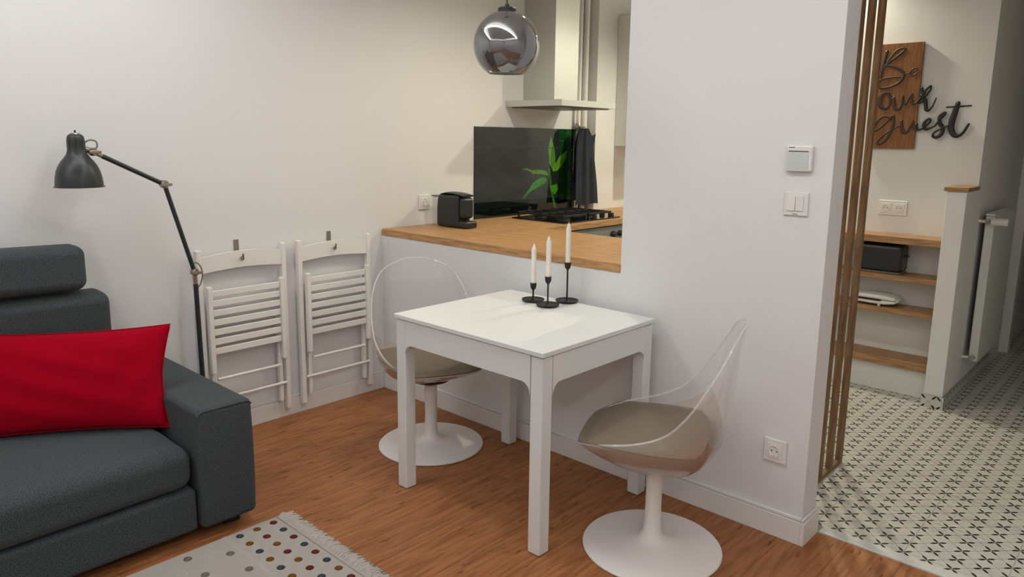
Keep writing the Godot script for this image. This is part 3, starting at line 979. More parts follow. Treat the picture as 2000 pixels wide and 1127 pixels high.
func tile_strip(a: Vector3, d: Vector3, len: float, o: Vector3) -> MB:   # skirting cut from a floor tile, 72 mm tall
	var b := MB.new()
	var h := 0.072
	var s := 0.3085
	var p := [a, a + d * len, a + d * len + Vector3.UP * h, a + Vector3.UP * h]
	var u := [Vector2(0, h / s), Vector2(len / s, h / s), Vector2(len / s, 0), Vector2.ZERO]
	b.tri(p[0], p[1], p[2], o, o, o, u[0], u[1], u[2])
	b.tri(p[0], p[2], p[3], o, o, o, u[0], u[2], u[3])
	b.flat(p[3], p[2], p[2] - o * 0.0085, p[3] - o * 0.0085, Vector3.UP)
	b.flat(p[0], p[3], p[3] - o * 0.0085, p[0] - o * 0.0085, -d)
	b.flat(p[1], p[2], p[2] - o * 0.0085, p[1] - o * 0.0085, d)
	return b


const SIGN := [
	["B", [[[-0.07, 0.256, 0.0186], [-0.081, 0.191, 0.0211], [-0.089, 0.138, 0.0186], [-0.089, 0.109, 0.0136]], [[-0.086, 0.15, 0.0136], [-0.058, 0.189, 0.0149], [-0.014, 0.223, 0.0136], [0.025, 0.258, 0.0149], [0.015, 0.27, 0.0112], [-0.017, 0.258, 0.0112], [-0.049, 0.216, 0.0136], [-0.064, 0.189, 0.0161]], [[-0.081, 0.177, 0.0136], [-0.031, 0.17, 0.0161], [0.013, 0.148, 0.0186], [0.034, 0.121, 0.0186], [0.017, 0.08, 0.0174], [-0.031, 0.054, 0.0136], [-0.079, 0.048, 0.0136], [-0.1, 0.067, 0.0124], [-0.086, 0.097, 0.0112], [-0.042, 0.106, 0.0099], [0.014, 0.109, 0.0087]]]],
	["e", [[[0.029, 0.124, 0.0087], [0.062, 0.128, 0.0062], [0.091, 0.141, 0.0062], [0.102, 0.151, 0.0074], [0.087, 0.154, 0.0074], [0.067, 0.139, 0.0099], [0.069, 0.122, 0.0099], [0.085, 0.114, 0.0087], [0.105, 0.129, 0.0062]]]],
	["o", [[[-0.036, 0.014, 0.0186], [-0.056, 0.021, 0.0211], [-0.077, 0.0, 0.0285], [-0.081, -0.036, 0.031], [-0.066, -0.063, 0.0273], [-0.039, -0.067, 0.0186], [-0.025, -0.037, 0.0161], [-0.029, -0.001, 0.0161], [-0.041, 0.011, 0.0124], [-0.025, -0.013, 0.0087], [-0.008, -0.012, 0.0087]]]],
	["u", [[[-0.005, -0.008, 0.0124], [-0.004, -0.038, 0.0186], [0.006, -0.068, 0.0223], [0.026, -0.073, 0.0198], [0.041, -0.044, 0.0136], [0.043, 0.0, 0.0136], [0.045, -0.039, 0.0186], [0.06, -0.045, 0.0112], [0.076, -0.01, 0.0112], [0.087, 0.01, 0.0136], [0.088, -0.022, 0.0174], [0.098, -0.046, 0.0161], [0.12, -0.04, 0.0099]]]],
	["r", [[[0.121, -0.04, 0.0124], [0.143, 0.0, 0.0136], [0.163, 0.037, 0.0136], [0.179, 0.051, 0.0124], [0.183, 0.042, 0.0112], [0.173, 0.016, 0.0136], [0.144, -0.012, 0.0174], [0.137, 0.0, 0.0161]], [[0.141, -0.012, 0.0211], [0.161, -0.027, 0.0211], [0.166, -0.056, 0.0211], [0.17, -0.079, 0.0198], [0.183, -0.083, 0.0149], [0.202, -0.059, 0.0099], [0.215, -0.018, 0.0087]], [[0.136, 0.041, 0.0161], [0.152, -0.018, 0.0223], [0.133, -0.041, 0.0136]]]],
	["g", [[[-0.01, -0.133, 0.0124], [-0.043, -0.115, 0.0124], [-0.076, -0.133, 0.0136], [-0.1, -0.175, 0.0161], [-0.101, -0.197, 0.0149], [-0.077, -0.191, 0.0136], [-0.034, -0.151, 0.0136], [-0.003, -0.112, 0.0149], [0.005, -0.151, 0.0174], [-0.004, -0.2, 0.0174], [-0.025, -0.248, 0.0161], [-0.052, -0.273, 0.0161], [-0.074, -0.273, 0.0136], [-0.065, -0.249, 0.0112], [-0.023, -0.209, 0.0099], [0.041, -0.167, 0.0087]]]],
	["u", [[[0.047, -0.143, 0.0174], [0.05, -0.176, 0.0223], [0.064, -0.205, 0.0236], [0.083, -0.202, 0.0186], [0.101, -0.164, 0.0112], [0.109, -0.14, 0.0112], [0.109, -0.176, 0.0149], [0.125, -0.19, 0.0124]]]],
	["e", [[[0.128, -0.164, 0.0186], [0.132, -0.19, 0.0174], [0.153, -0.189, 0.0149], [0.181, -0.167, 0.0136], [0.198, -0.142, 0.0136], [0.188, -0.131, 0.0136], [0.171, -0.149, 0.0186], [0.167, -0.173, 0.0211], [0.18, -0.189, 0.0174], [0.206, -0.181, 0.0124], [0.226, -0.167, 0.0099]]]],
	["s", [[[0.225, -0.17, 0.0112], [0.246, -0.135, 0.0149], [0.269, -0.102, 0.0149], [0.258, -0.1, 0.0149], [0.242, -0.124, 0.0198], [0.249, -0.158, 0.0223], [0.265, -0.181, 0.0223], [0.262, -0.216, 0.0211], [0.238, -0.235, 0.0174], [0.219, -0.227, 0.0149], [0.227, -0.205, 0.0124], [0.262, -0.184, 0.0112], [0.296, -0.164, 0.0099]]]],
	["t", [[[0.327, -0.048, 0.0248], [0.318, -0.09, 0.031], [0.307, -0.147, 0.0347], [0.307, -0.187, 0.0335], [0.323, -0.219, 0.0285], [0.346, -0.224, 0.0211], [0.369, -0.204, 0.0161], [0.389, -0.162, 0.0136]], [[0.273, -0.068, 0.0099], [0.33, -0.065, 0.0099], [0.391, -0.062, 0.0087]]]],
]


# ---------------------------------------------------------------- living room

func build_table() -> void:
	var t := thing("dining_table", "square white dining table with rounded corners between legs and apron", "table", Vector3(1.4454, 0, 0.3949))
	part(MB.new().box(Vector3(-0.4, 0.732, -0.35), Vector3(0.4, 0.75, 0.35), 0.0025), "table_top", M.table, t)
	var e := 0.006
	var lw := 0.057
	var r := 0.042
	for sx in [-1, 1]:
		for sz in [-1, 1]:
			# a leg with quarter-round brackets that run into the apron, one outline for each side
			var b := MB.new()
			b.box(Vector3(minf(sx * (0.4 - e), sx * (0.4 - e - lw)), 0.0, minf(sz * (0.35 - e), sz * (0.35 - e - lw))), Vector3(maxf(sx * (0.4 - e), sx * (0.4 - e - lw)), 0.729, maxf(sz * (0.35 - e), sz * (0.35 - e - lw))), 0.006)
			part(b, "leg", M.table, t)
	for s in [-1, 1]:
		for ax in [0, 1]:
			var half: float = (0.4 if ax == 0 else 0.35) - e - lw
			var y0 := 0.63
			var poly := PackedVector2Array([Vector2(-half, 0.729), Vector2(half, 0.729), Vector2(half, y0 - r)])
			for k in 9:
				var g := PI / 2.0 * k / 8.0
				poly.append(Vector2(half - r + r * cos(g), y0 - r + r * sin(g)))
			for k in 9:
				var g := PI / 2.0 + PI / 2.0 * k / 8.0
				poly.append(Vector2(-half + r + r * cos(g), y0 - r + r * sin(g)))
			poly.append(Vector2(-half, y0 - r))
			var q := PackedVector2Array()
			for p in poly:
				if q.is_empty() or q[q.size() - 1].distance_to(p) > 1e-4:
					q.append(p)
			var d := 0.02
			var xf: Transform3D
			if ax == 0:
				xf = Transform3D(Basis(), Vector3(0, 0, s * (0.35 - e - 0.0005) - (d if s > 0 else 0.0)))
			else:
				xf = Transform3D(Basis(Vector3(0, 0, -1), Vector3.UP, Vector3(1, 0, 0)), Vector3(s * (0.4 - e - 0.0005) - (d if s > 0 else 0.0), 0, 0))
			part(MB.new().slab(q, d, xf), "apron", M.table, t)


const SHELL := [   # centre line (forward, up), rim (forward, up), half width: from the front lip over the seat to the top of the back
	[0.265, 0.418, 0.235, 0.425, 0.165], [0.17, 0.368, 0.16, 0.455, 0.222], [0.02, 0.322, 0.045, 0.485, 0.248], [-0.13, 0.336, -0.05, 0.528, 0.256],
	[-0.212, 0.42, -0.115, 0.595, 0.254], [-0.243, 0.53, -0.165, 0.675, 0.243], [-0.258, 0.65, -0.21, 0.755, 0.218], [-0.268, 0.77, -0.246, 0.825, 0.165], [-0.282, 0.868, -0.278, 0.868, 0.055]]


func shell_at(u: float, w: float, lift := 0.0) -> Vector3:      # w from -1 to 1 across; local x forward
	var q := at_row(SHELL, u)
	var k := pow(absf(w), 2.3)
	var e := 0.97 if u > 0.97 else 1.0
	return Vector3(lerpf(q[0], q[2], k), lerpf(q[1], q[3], k) + lift, q[4] * sin(w * PI / 2.0) * e)


func make_tulip_chair() -> Node3D:
	var t := thing("tulip_chair", "", "chair", Vector3.ZERO, 0.0, "clear shell tulip chairs at the table")
	# pedestal
	part(MB.new().lathe([Vector2(0.0, 0.0), Vector2(0.245, 0.0), Vector2(0.2495, 0.003), Vector2(0.25, 0.007), Vector2(0.247, 0.011), Vector2(0.2, 0.016), Vector2(0.13, 0.022), Vector2(0.075, 0.031), Vector2(0.046, 0.043), Vector2(0.034, 0.062), Vector2(0.0295, 0.095), Vector2(0.0285, 0.16), Vector2(0.0295, 0.285), Vector2(0.031, 0.3), Vector2(0.0, 0.3)], 56), "pedestal", M.chair_white, t)
	part(MB.new().lathe([Vector2(0.031, 0.3), Vector2(0.033, 0.302), Vector2(0.05, 0.318), Vector2(0.09, 0.327), Vector2(0.0, 0.327)], 32), "seat_mount", M.taupe_pad, t)
	# clear shell, an inner and an outer skin
	var outer := func(u: float, w: float) -> Vector3: return shell_at(u, w * 2.0 - 1.0)
	var th := 0.006
	var inner := func(u: float, w: float) -> Vector3:
		var x := w * 2.0 - 1.0
		var e := 0.01
		var p := shell_at(u, x)
		var du := shell_at(minf(u + e, 1.0), x) - shell_at(maxf(u - e, 0.0), x)
		var dw := shell_at(u, minf(x + e, 1.0)) - shell_at(u, maxf(x - e, -1.0))
		var o := du.cross(dw).normalized()
		if o.dot(Vector3(0.35, 0.6, 0) - Vector3(p.x, p.y, p.z)) < 0.0:
			o = -o
		return p + o * th
	var sh := MB.new()
	sh.sheet(outer, 44, 30, 1.0)
	sh.sheet(inner, 44, 30, -1.0)
	var shell := part(sh, "shell", M.acrylic, t, "transparent acrylic seat shell")
	# the thick polished edge
	var rim := []
	for i in 41:
		rim.append((shell_at(i / 40.0, 1.0) + inner.call(i / 40.0, 1.0)) / 2.0)
	for i in range(1, 8):
		rim.append((shell_at(1.0, 1.0 - i / 4.0) + inner.call(1.0, 0.5 + (1.0 - i / 4.0) / 2.0)) / 2.0)
	for i in 41:
		rim.append((shell_at(1.0 - i / 40.0, -1.0) + inner.call(1.0 - i / 40.0, 0.0)) / 2.0)
	for i in range(1, 12):
		rim.append((shell_at(0.0, -1.0 + i / 6.0) + inner.call(0.0, i / 12.0)) / 2.0)
	part(MB.new().tube(rim, 0.0038, 8, Vector3.ZERO, -1.0, true), "polished_rim", M.acrylic_rim, shell)
	# seat pad: lies in the bowl, its outline where the bowl reaches the pad's height
	var u1 := 0.43
	var low := func(u: float, w: float) -> Vector3:
		var g := 0.006 + u * u1
		var q := at_row(SHELL, g)
		var k := clampf((0.446 - q[1]) / maxf(q[3] - q[1], 1e-3), 0.004, 0.93)
		return shell_at(g, (w * 2.0 - 1.0) * pow(k, 1.0 / 2.3)) + Vector3(0, 0.0075, 0)
	var top := func(u: float, w: float) -> Vector3:
		var q: Vector3 = low.call(u, w)
		var x := w * 2.0 - 1.0
		var rest := 0.448 + 0.014 * (1.0 - x * x) * sin(PI * clampf(u, 0.0, 1.0)) - 0.02 * (1.0 - u) * (1.0 - u)
		var d := maxf(rest - q.y, 0.0)
		var edge := minf(1.0, u * 7.0) * minf(1.0, (1.0 - absf(x)) * 8.0)
		return q + Vector3(0, 0.003 + d * sqrt(maxf(edge, 0.0)), 0)
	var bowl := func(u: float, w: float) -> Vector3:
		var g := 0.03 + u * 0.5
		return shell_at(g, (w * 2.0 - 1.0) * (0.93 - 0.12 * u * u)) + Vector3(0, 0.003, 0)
	part(MB.new().sheet(bowl, 26, 28, 1.0), "bowl_reflection_tint", M.tinted, shell, "beige reflection painted on the clear lower bowl")  # film of reflected beige painted over clear acrylic
	part(MB.new().sheet(low, 24, 26, 1.0), "pad_underside", M.taupe_pad, t, "underside of the seat pad with a painted beige reflection")  # paler than the pad's top: light reflected from below is put into the colour
	part(MB.new().sheet(top, 30, 30, -1.0), "seat_pad", M.taupe, t, "taupe seat pad")
	return t


func build_chairs() -> void:
	var c := make_tulip_chair()
	c.set_meta("label", "clear tulip chair tucked under the table beside the white folding chairs")
	c.position = Vector3(0.83, 0, 0.36)
	c.rotation.y = -atan2(0.41, 0.91)
	copy_of(c, "clear tulip chair standing beside the low wall socket", Vector3(2.085, 0, 0.395), -atan2(0.41, -0.91))


func make_folding_chair() -> Node3D:
	var t := thing("folding_chair", "", "chair", Vector3.ZERO, 0.0, "folded white chairs hung on the wall")
	# local: z from 0 (far post) to 0.43 (near post); x away from the wall; y up, as it hangs
	var w := 0.43
	for z in [0.0, w]:
		part(MB.new().box(Vector3(0.02, 0.052, z - 0.0135), Vector3(0.052, 0.928, z + 0.0135), 0.005), "post", M.chair_white, t)
	var arch := PackedVector2Array()
	for i in 15:
		var a := i / 14.0
		arch.append(Vector2(0.0135 + a * (w - 0.027), 0.893 + 0.016 * sin(PI * a)))
	for i in 15:
		var a := 1.0 - i / 14.0
		arch.append(Vector2(0.0135 + a * (w - 0.027), 0.818 + 0.012 * sin(PI * a)))
	part(MB.new().slab(arch, 0.016, Transform3D(Basis(Vector3(0, 0, 1), Vector3.UP, Vector3(-1, 0, 0)), Vector3(0.046, 0, 0))), "back_rail", M.chair_white, t)
	for z in [0.0395, w - 0.0395]:
		part(MB.new().box(Vector3(0.024, 0.10, z - 0.011), Vector3(0.05, 0.70, z + 0.011), 0.004), "inner_leg", M.chair_white, t)
	for z in [0.029, w - 0.029]:
		part(MB.new().box(Vector3(0.0525, 0.335, z - 0.0125), Vector3(0.081, 0.757, z + 0.0125), 0.005), "seat_rail", M.chair_white, t)
	for k in 7:
		var y := 0.735 - k * 0.0463
		part(MB.new().box(Vector3(0.058, y - 0.03, 0.0416), Vector3(0.072, y, w - 0.0416), 0.0025), "seat_slat", M.chair_white, t)
	part(MB.new().rod(Vector3(0.062, 0.302, 0.0505), Vector3(0.062, 0.302, w - 0.0505), 0.0075), "rung", M.chair_white, t)
	part(MB.new().rod(Vector3(0.05, 0.198, 0.0135), Vector3(0.05, 0.198, w - 0.0135), 0.0075), "rung", M.chair_white, t)
	return t


func make_hook() -> Node3D:
	var t := thing("wall_hook", "", "hook", Vector3.ZERO, 0.0, "steel hooks carrying the folding chairs")
	part(MB.new().soft(Vector3(0.0005, -0.05, -0.013), Vector3(0.004, 0.05, 0.013), 0.0017, 2, 2), "plate", M.nickel, t)
	part(MB.new().tube(smooth([Vector3(0.004, -0.035, 0), Vector3(0.02, -0.036, 0), Vector3(0.055, -0.034, 0), Vector3(0.066, -0.026, 0), Vector3(0.068, -0.012, 0)], 4), 0.0045, 8), "prong", M.nickel, t)
	part(MB.new().lathe([Vector2(0.0, 0.006), Vector2(0.009, 0.005), Vector2(0.011, 0.0), Vector2(0.009, -0.005), Vector2(0, -0.006)], 14, Transform3D(Basis(Vector3(0, 0, 1), PI / 2), Vector3(0.062, -0.034, 0.002))), "knob", M.nickel, t)
	return t


func build_folding_chairs() -> void:
	var c := make_folding_chair()
	c.set_meta("label", "folded white slatted chair hanging beside the black floor lamp")
	c.position = Vector3(0, 0, 0.6535)
	copy_of(c, "folded white slatted chair hanging beside the clear chair and worktop", Vector3(0, 0, 0.1315))
	var h := make_hook()
	h.set_meta("label", "steel wall hook above the folding chair beside the lamp")
	h.position = Vector3(0, 0.908, 0.878)
	copy_of(h, "steel wall hook above the folding chair beside the worktop", Vector3(0, 0.906, 0.357))


func build_sofa() -> void:
	var t := thing("sofa", "dark grey fabric sofa with broad arm and headrest against the wall", "sofa", Vector3(0, 0, 1.295))
	var arm := func(p: Vector3) -> Vector3:
		return p + Vector3(0.01 * sin(PI * clampf(p.y / 0.49, 0, 1)), 0, 0)
	for z in [-0.006, 1.72]:
		part(MB.new().soft(Vector3(0.03, 0.038, z), Vector3(0.888, 0.49, z + 0.212), 0.022, 4, 6, arm), "arm", M.sofa, t)
		var seam := []
		for q in [[0.47, 0.004], [0.482, 0.02], [0.484, 0.05], [0.484, 0.16], [0.482, 0.192], [0.468, 0.208]]:
			seam.append(Vector3(0.886, q[0], z + q[1]))
		part(MB.new().tube(smooth(seam, 4), 0.003, 6), "arm_piping", M.sofa, t)
	part(MB.new().soft(Vector3(0.04, 0.04, 0.215), Vector3(0.876, 0.20, 1.717), 0.018, 3, 8), "base", M.sofa, t)
	var seat := func(p: Vector3) -> Vector3:
		var k := sin(PI * clampf((p.z - 0.215) / 1.5, 0, 1))
		var f := sin(PI * clampf((p.x - 0.1) / 0.9, 0, 1))
		return p + Vector3(0.012 * k, (0.028 * pow(k, 0.45) * f) * smoothstep(0.24, 0.33, p.y), 0)
	part(MB.new().soft(Vector3(0.1, 0.203, 0.216), Vector3(0.872, 0.352, 1.716), 0.05, 5, 14, seat), "seat_cushion", M.sofa, t)
	part(MB.new().soft(Vector3(0.02, 0.3, 0.218), Vector3(0.075, 0.80, 1.714), 0.02, 3, 6), "back_frame", M.sofa, t)
	var back := func(p: Vector3) -> Vector3:
		var k := sin(PI * clampf((p.z - 0.22) / 1.49, 0, 1))
		return p + Vector3(0.02 * pow(k, 0.5) * smoothstep(0.1, 0.2, p.x), 0.012 * pow(k, 0.6) * smoothstep(0.6, 0.8, p.y) - 0.05 * (p.x - 0.14), 0)
	part(MB.new().soft(Vector3(0.065, 0.36, 0.222), Vector3(0.205, 0.825, 1.71), 0.045, 5, 12, back), "back_cushion", M.sofa, t)
	var head := func(p: Vector3) -> Vector3:
		var k := sin(PI * clampf((p.z - 0.33) / 1.25, 0, 1))
		return p + Vector3(0.02 * k - 0.10 * (p.y - 0.93), 0.012 * k, 0.03 * (0.93 - p.y))
	part(MB.new().soft(Vector3(0.075, 0.845, 0.302), Vector3(0.215, 1.02, 1.6), 0.04, 5, 10, head), "headrest", M.sofa, t)
	for x in [0.08, 0.78]:
		for z in [0.04, 1.84]:
			part(MB.new().box(Vector3(x, 0.0, z), Vector3(x + 0.06, 0.041, z + 0.06), 0.004), "foot", M.sofa_dark, t)
	# red cushion: leans in the corner of arm and back
	var p := thing("throw_pillow", "red rectangular throw pillow leaning in the corner of the sofa", "pillow")
	var along := Vector3(-0.545, 0, 0.838).normalized()
	var up := Vector3(-0.096, 0.345, -0.083).normalized()
	up = (up - along * up.dot(along)).normalized()
	var out := up.cross(along).normalized()
	if out.x < 0:
		out = -out
	var W := 0.74
	var Hh := 0.385
	var mid := Vector3(0.668, 0.388, 1.53) + along * (W / 2.0 - 0.012) + up * (Hh / 2.0 - 0.006) - out * 0.035
	for sg in [1.0, -1.0]:
		var f := func(u: float, w: float) -> Vector3:
			var a := u * 2.0 - 1.0
			var b := w * 2.0 - 1.0
			var x := a * W / 2.0 * (1.0 - 0.075 * (1.0 - pow(absf(b), 1.6)) * absf(a))
			var y := b * Hh / 2.0 * (1.0 - 0.09 * (1.0 - pow(absf(a), 2.2)) * absf(b))
			var th := 0.074 * pow((1.0 - pow(absf(a), 2.6)) * (1.0 - pow(absf(b), 2.2)), 0.5)
			var crease := 0.007 * sin(a * 13.0 + b * 7.0) * pow(absf(a), 2.0) * (1.0 - pow(absf(a), 6.0)) * (1.0 - absf(b)) + 0.003 * sin(a * 7.0 - b * 11.0) * (1.0 - a * a) * (1.0 - b * b)
			return mid + along * x + up * y + out * (sg * (th + 0.002) + crease)
		part(MB.new().sheet(f, 44, 30, -sg), "cover_front" if sg > 0 else "cover_back", M.pillow, p)
	var hem := []
	for i in 4:
		for k in 20:
			var s := k / 20.0 * 2.0 - 1.0
			var ab: Vector2 = [Vector2(s, 1), Vector2(1, -s), Vector2(-s, -1), Vector2(-1, s)][i]
			var x := ab.x * W / 2.0 * (1.0 - 0.075 * (1.0 - pow(absf(ab.y), 1.6)) * absf(ab.x)) * 1.008
			var y := ab.y * Hh / 2.0 * (1.0 - 0.09 * (1.0 - pow(absf(ab.x), 2.2)) * absf(ab.y)) * 1.012
			hem.append(mid + along * x + up * y)
	part(MB.new().tube(hem, 0.0028, 6, Vector3.ZERO, -1.0, true), "hem", M.pillow, p)


func build_lamp() -> void:
	var x := 0.165
	var t := thing("floor_lamp", "black jointed floor lamp with bell shade between sofa and folding chair", "floor lamp", Vector3(x, 0, 1.147))
	var P := func(y: float, z: float) -> Vector3: return Vector3(0, y, z - 1.147)
	part(MB.new().lathe([Vector2(0, 0.0), Vector2(0.128, 0.0), Vector2(0.13, 0.006), Vector2(0.126, 0.014), Vector2(0.05, 0.02), Vector2(0.016, 0.028), Vector2(0, 0.03)], 40), "base", M.lamp, t)
	part(MB.new().rod(P.call(0.02, 1.147), P.call(0.80, 1.157), 0.0105, 14), "pole", M.lamp, t)
	part(MB.new().rod(P.call(0.80, 1.157), P.call(0.842, 1.158), 0.0085, 14), "collar", M.nickel, t)
	var joint := func(y: float, z: float, r: float) -> void:
		var j := MB.new()
		var xf := Transform3D(Basis(Vector3(0, 0, 1), PI / 2), P.call(y, z))
		j.lathe([Vector2(0, -0.018), Vector2(r * 0.7, -0.018), Vector2(r, -0.012), Vector2(r, 0.012), Vector2(r * 0.7, 0.018), Vector2(0, 0.018)], 18, xf)
		var o := part(j, "joint", M.nickel, t)
		part(MB.new().tube([P.call(y, z) + Vector3(0.018, 0, 0), P.call(y, z) + Vector3(0.032, 0, 0)], 0.004, 8), "wing_bolt", M.nickel, o)
		part(MB.new().soft(P.call(y, z) + Vector3(0.028, -0.006, -0.022), P.call(y, z) + Vector3(0.033, 0.006, 0.022), 0.002, 2, 2), "wing", M.nickel, o)
	joint.call(0.855, 1.158, 0.0165)
	part(MB.new().rod(P.call(0.865, 1.161), P.call(1.232, 1.259), 0.0095, 14), "lower_arm", M.lamp, t)
	joint.call(1.246, 1.264, 0.0175)
	part(MB.new().rod(P.call(1.252, 1.276), P.call(1.366, 1.497), 0.0095, 14), "upper_arm", M.lamp, t)
	part(MB.new().rod(P.call(1.366, 1.497), P.call(1.376, 1.517), 0.0082, 12), "collar", M.nickel, t)
	joint.call(1.383, 1.53, 0.0165)
	part(MB.new().rod(P.call(1.386, 1.535), P.call(1.396, 1.563), 0.012, 12), "neck", M.nickel, t)
	# bell shade with an inner face
	var s := [Vector2(0.0845, 0.0), Vector2(0.0885, 0.0), Vector2(0.0885, 0.003), Vector2(0.084, 0.005), Vector2(0.0835, 0.018), Vector2(0.081, 0.04), Vector2(0.076, 0.062), Vector2(0.068, 0.082), Vector2(0.057, 0.1), Vector2(0.045, 0.115), Vector2(0.0365, 0.127), Vector2(0.0325, 0.141), Vector2(0.031, 0.16), Vector2(0.0305, 0.186), Vector2(0.0285, 0.196), Vector2(0.022, 0.203), Vector2(0.012, 0.206), Vector2(0.0, 0.2065)]
	var at: Vector3 = P.call(1.247, 1.587)
	var shade := part(MB.new().lathe(s, 44, Transform3D(Basis(), at)), "shade", M.lamp, t)
	var ins := []
	for q in s.slice(3):
		ins.append(Vector2(maxf(q.x - 0.003, 0.0), q.y - 0.002))
	ins.push_front(Vector2(0.0845, 0.0))
	var im := MB.new().lathe(ins, 44, Transform3D(Basis(), at))
	for i in im.n.size():
		im.n[i] = -im.n[i]
	part(im, "shade_lining", M.white, shade)
	part(MB.new().lathe([Vector2(0, 0.0), Vector2(0.016, 0.006), Vector2(0.025, 0.03), Vector2(0.02, 0.05), Vector2(0.013, 0.075), Vector2(0.013, 0.1), Vector2(0, 0.1)], 20, Transform3D(Basis(), at + Vector3(0, 0.02, 0))), "bulb", M.bulb, t)
	part(MB.new().lathe([Vector2(0.018, 0.2045), Vector2(0.015, 0.2085), Vector2(0, 0.21)], 18, Transform3D(Basis(), at)), "cap_disc", M.nickel, shade)
	part(MB.new().rod(at + Vector3(0, 0.207, 0), at + Vector3(0, 0.219, 0), 0.0035, 8), "switch_pin", M.iron, shade)
	for k in 8:
		var g := TAU * k / 8.0 + 0.3
		var xf := Transform3D(Basis(Vector3.UP, -g), at + Vector3(cos(g) * 0.0312, 0.165, sin(g) * 0.0312))
		part(MB.new().box(Vector3(-0.0015, -0.016, -0.0022), Vector3(0.0006, 0.016, 0.0022), 0.0004, xf), "vent_slot", M.black_matte, shade)
	# cable loops at head and lower joint
	part(MB.new().tube(smooth([at + Vector3(0.0, 0.172, -0.03), at + Vector3(0, 0.182, -0.05), at + Vector3(0, 0.176, -0.072), at + Vector3(0, 0.155, -0.074), P.call(1.39, 1.528)], 6), 0.0033, 8), "cable", M.cable, t)
	part(MB.new().tube(smooth([P.call(0.895, 1.16), P.call(0.893, 1.143), P.call(0.87, 1.128), P.call(0.835, 1.124), P.call(0.80, 1.134), P.call(0.782, 1.148)], 6), 0.003, 8), "cable", M.cable, t)


func build_pendant() -> void:
	var t := thing("pendant_lamp", "smoky mirrored glass globe pendant hanging above the dining table", "pendant lamp", Vector3(1.385, 1.806, 0.452))
	var R := 0.126
	var pr := []
	for i in 33:
		var a := lerpf(-0.98, 1.37, i / 32.0)
		pr.append(Vector2(R * cos(a), R * sin(a)))
	var lo: Vector2 = pr[0]
	var hi: Vector2 = pr[-1]
	var globe := part(MB.new().lathe(pr, 72), "globe", M.smoke, t, "smoky mirrored glass")
	part(MB.new().lathe([Vector2(lo.x, lo.y), Vector2(lo.x - 0.002, lo.y - 0.002), Vector2(lo.x - 0.004, lo.y)], 60), "rim", M.acrylic_rim, globe)
	part(MB.new().lathe([Vector2(0.0, hi.y - 0.002), Vector2(0.034, hi.y - 0.002), Vector2(0.035, hi.y + 0.008), Vector2(0.032, hi.y + 0.012), Vector2(0.009, hi.y + 0.014), Vector2(0.008, hi.y + 0.026), Vector2(0.0, hi.y + 0.028)], 32), "cap", M.iron, t)
	part(MB.new().lathe([Vector2(0, 0.06), Vector2(0.02, 0.06), Vector2(0.021, 0.126), Vector2(0, 0.126)], 20), "lamp_holder", M.iron, t)
	part(MB.new().lathe([Vector2(0, -0.005), Vector2(0.014, 0.0), Vector2(0.024, 0.022), Vector2(0.018, 0.045), Vector2(0.013, 0.06), Vector2(0, 0.06)], 20), "bulb", M.bulb, t)
	part(MB.new().rod(Vector3(0, 0.15, 0), Vector3(0, 0.765, 0), 0.003, 8), "cord", M.iron, t)
	part(MB.new().lathe([Vector2(0, 0.762), Vector2(0.05, 0.764), Vector2(0.055, 0.77), Vector2(0.055, 0.788), Vector2(0, 0.788)], 28), "ceiling_cup", M.iron, t)


func build_candles() -> void:
	var rows := [[1.291, 0.162, 0.083, "short black candle holder on the table"], [1.40, 0.192, 0.13, "middle-height black candle holder on the table"], [1.408, 0.07, 0.178, "tallest black candle holder on the table"]]
	var tall := ["short", "middle-height", "tallest"]
	for i in 3:
		var r: Array = rows[i]
		var h: float = r[2]
		var t := thing("candle_holder", r[3], "candle holder", Vector3(r[0], 0.75, r[1]), 0.0, "black candle holders on the table")
		part(MB.new().lathe([Vector2(0, 0), Vector2(0.042, 0.0), Vector2(0.049, 0.006), Vector2(0.0505, 0.011), Vector2(0.048, 0.0105), Vector2(0.043, 0.006), Vector2(0.015, 0.007), Vector2(0.005, 0.014), Vector2(0, 0.014)], 40), "dish", M.iron, t)
		part(MB.new().lathe([Vector2(0.0042, 0.01), Vector2(0.0038, 0.03), Vector2(0.0038, h - 0.036), Vector2(0.005, h - 0.032)], 14), "stem", M.iron, t)
		part(MB.new().lathe([Vector2(0.0, h - 0.034), Vector2(0.005, h - 0.033), Vector2(0.0115, h - 0.024), Vector2(0.0138, h - 0.014), Vector2(0.0138, h), Vector2(0.0118, h), Vector2(0.0112, h - 0.018), Vector2(0, h - 0.018)], 24), "cup", M.iron, t)
		var c := thing("candle", "white taper candle standing in the %s black holder" % tall[i], "candle", Vector3(r[0], 0.75 + h - 0.018, r[1]), 0.0, "white taper candles on the table")
		part(MB.new().lathe([Vector2(0, 0.0002), Vector2(0.0108, 0.0002), Vector2(0.0108, 0.165), Vector2(0.009, 0.172), Vector2(0.0055, 0.18), Vector2(0.003, 0.188), Vector2(0.0, 0.189)], 24), "wax", M.wax, c)
		part(MB.new().rod(Vector3(0, 0.188, 0), Vector3(0.001, 0.1955, 0), 0.0011, 6), "wick", M.wax, c)


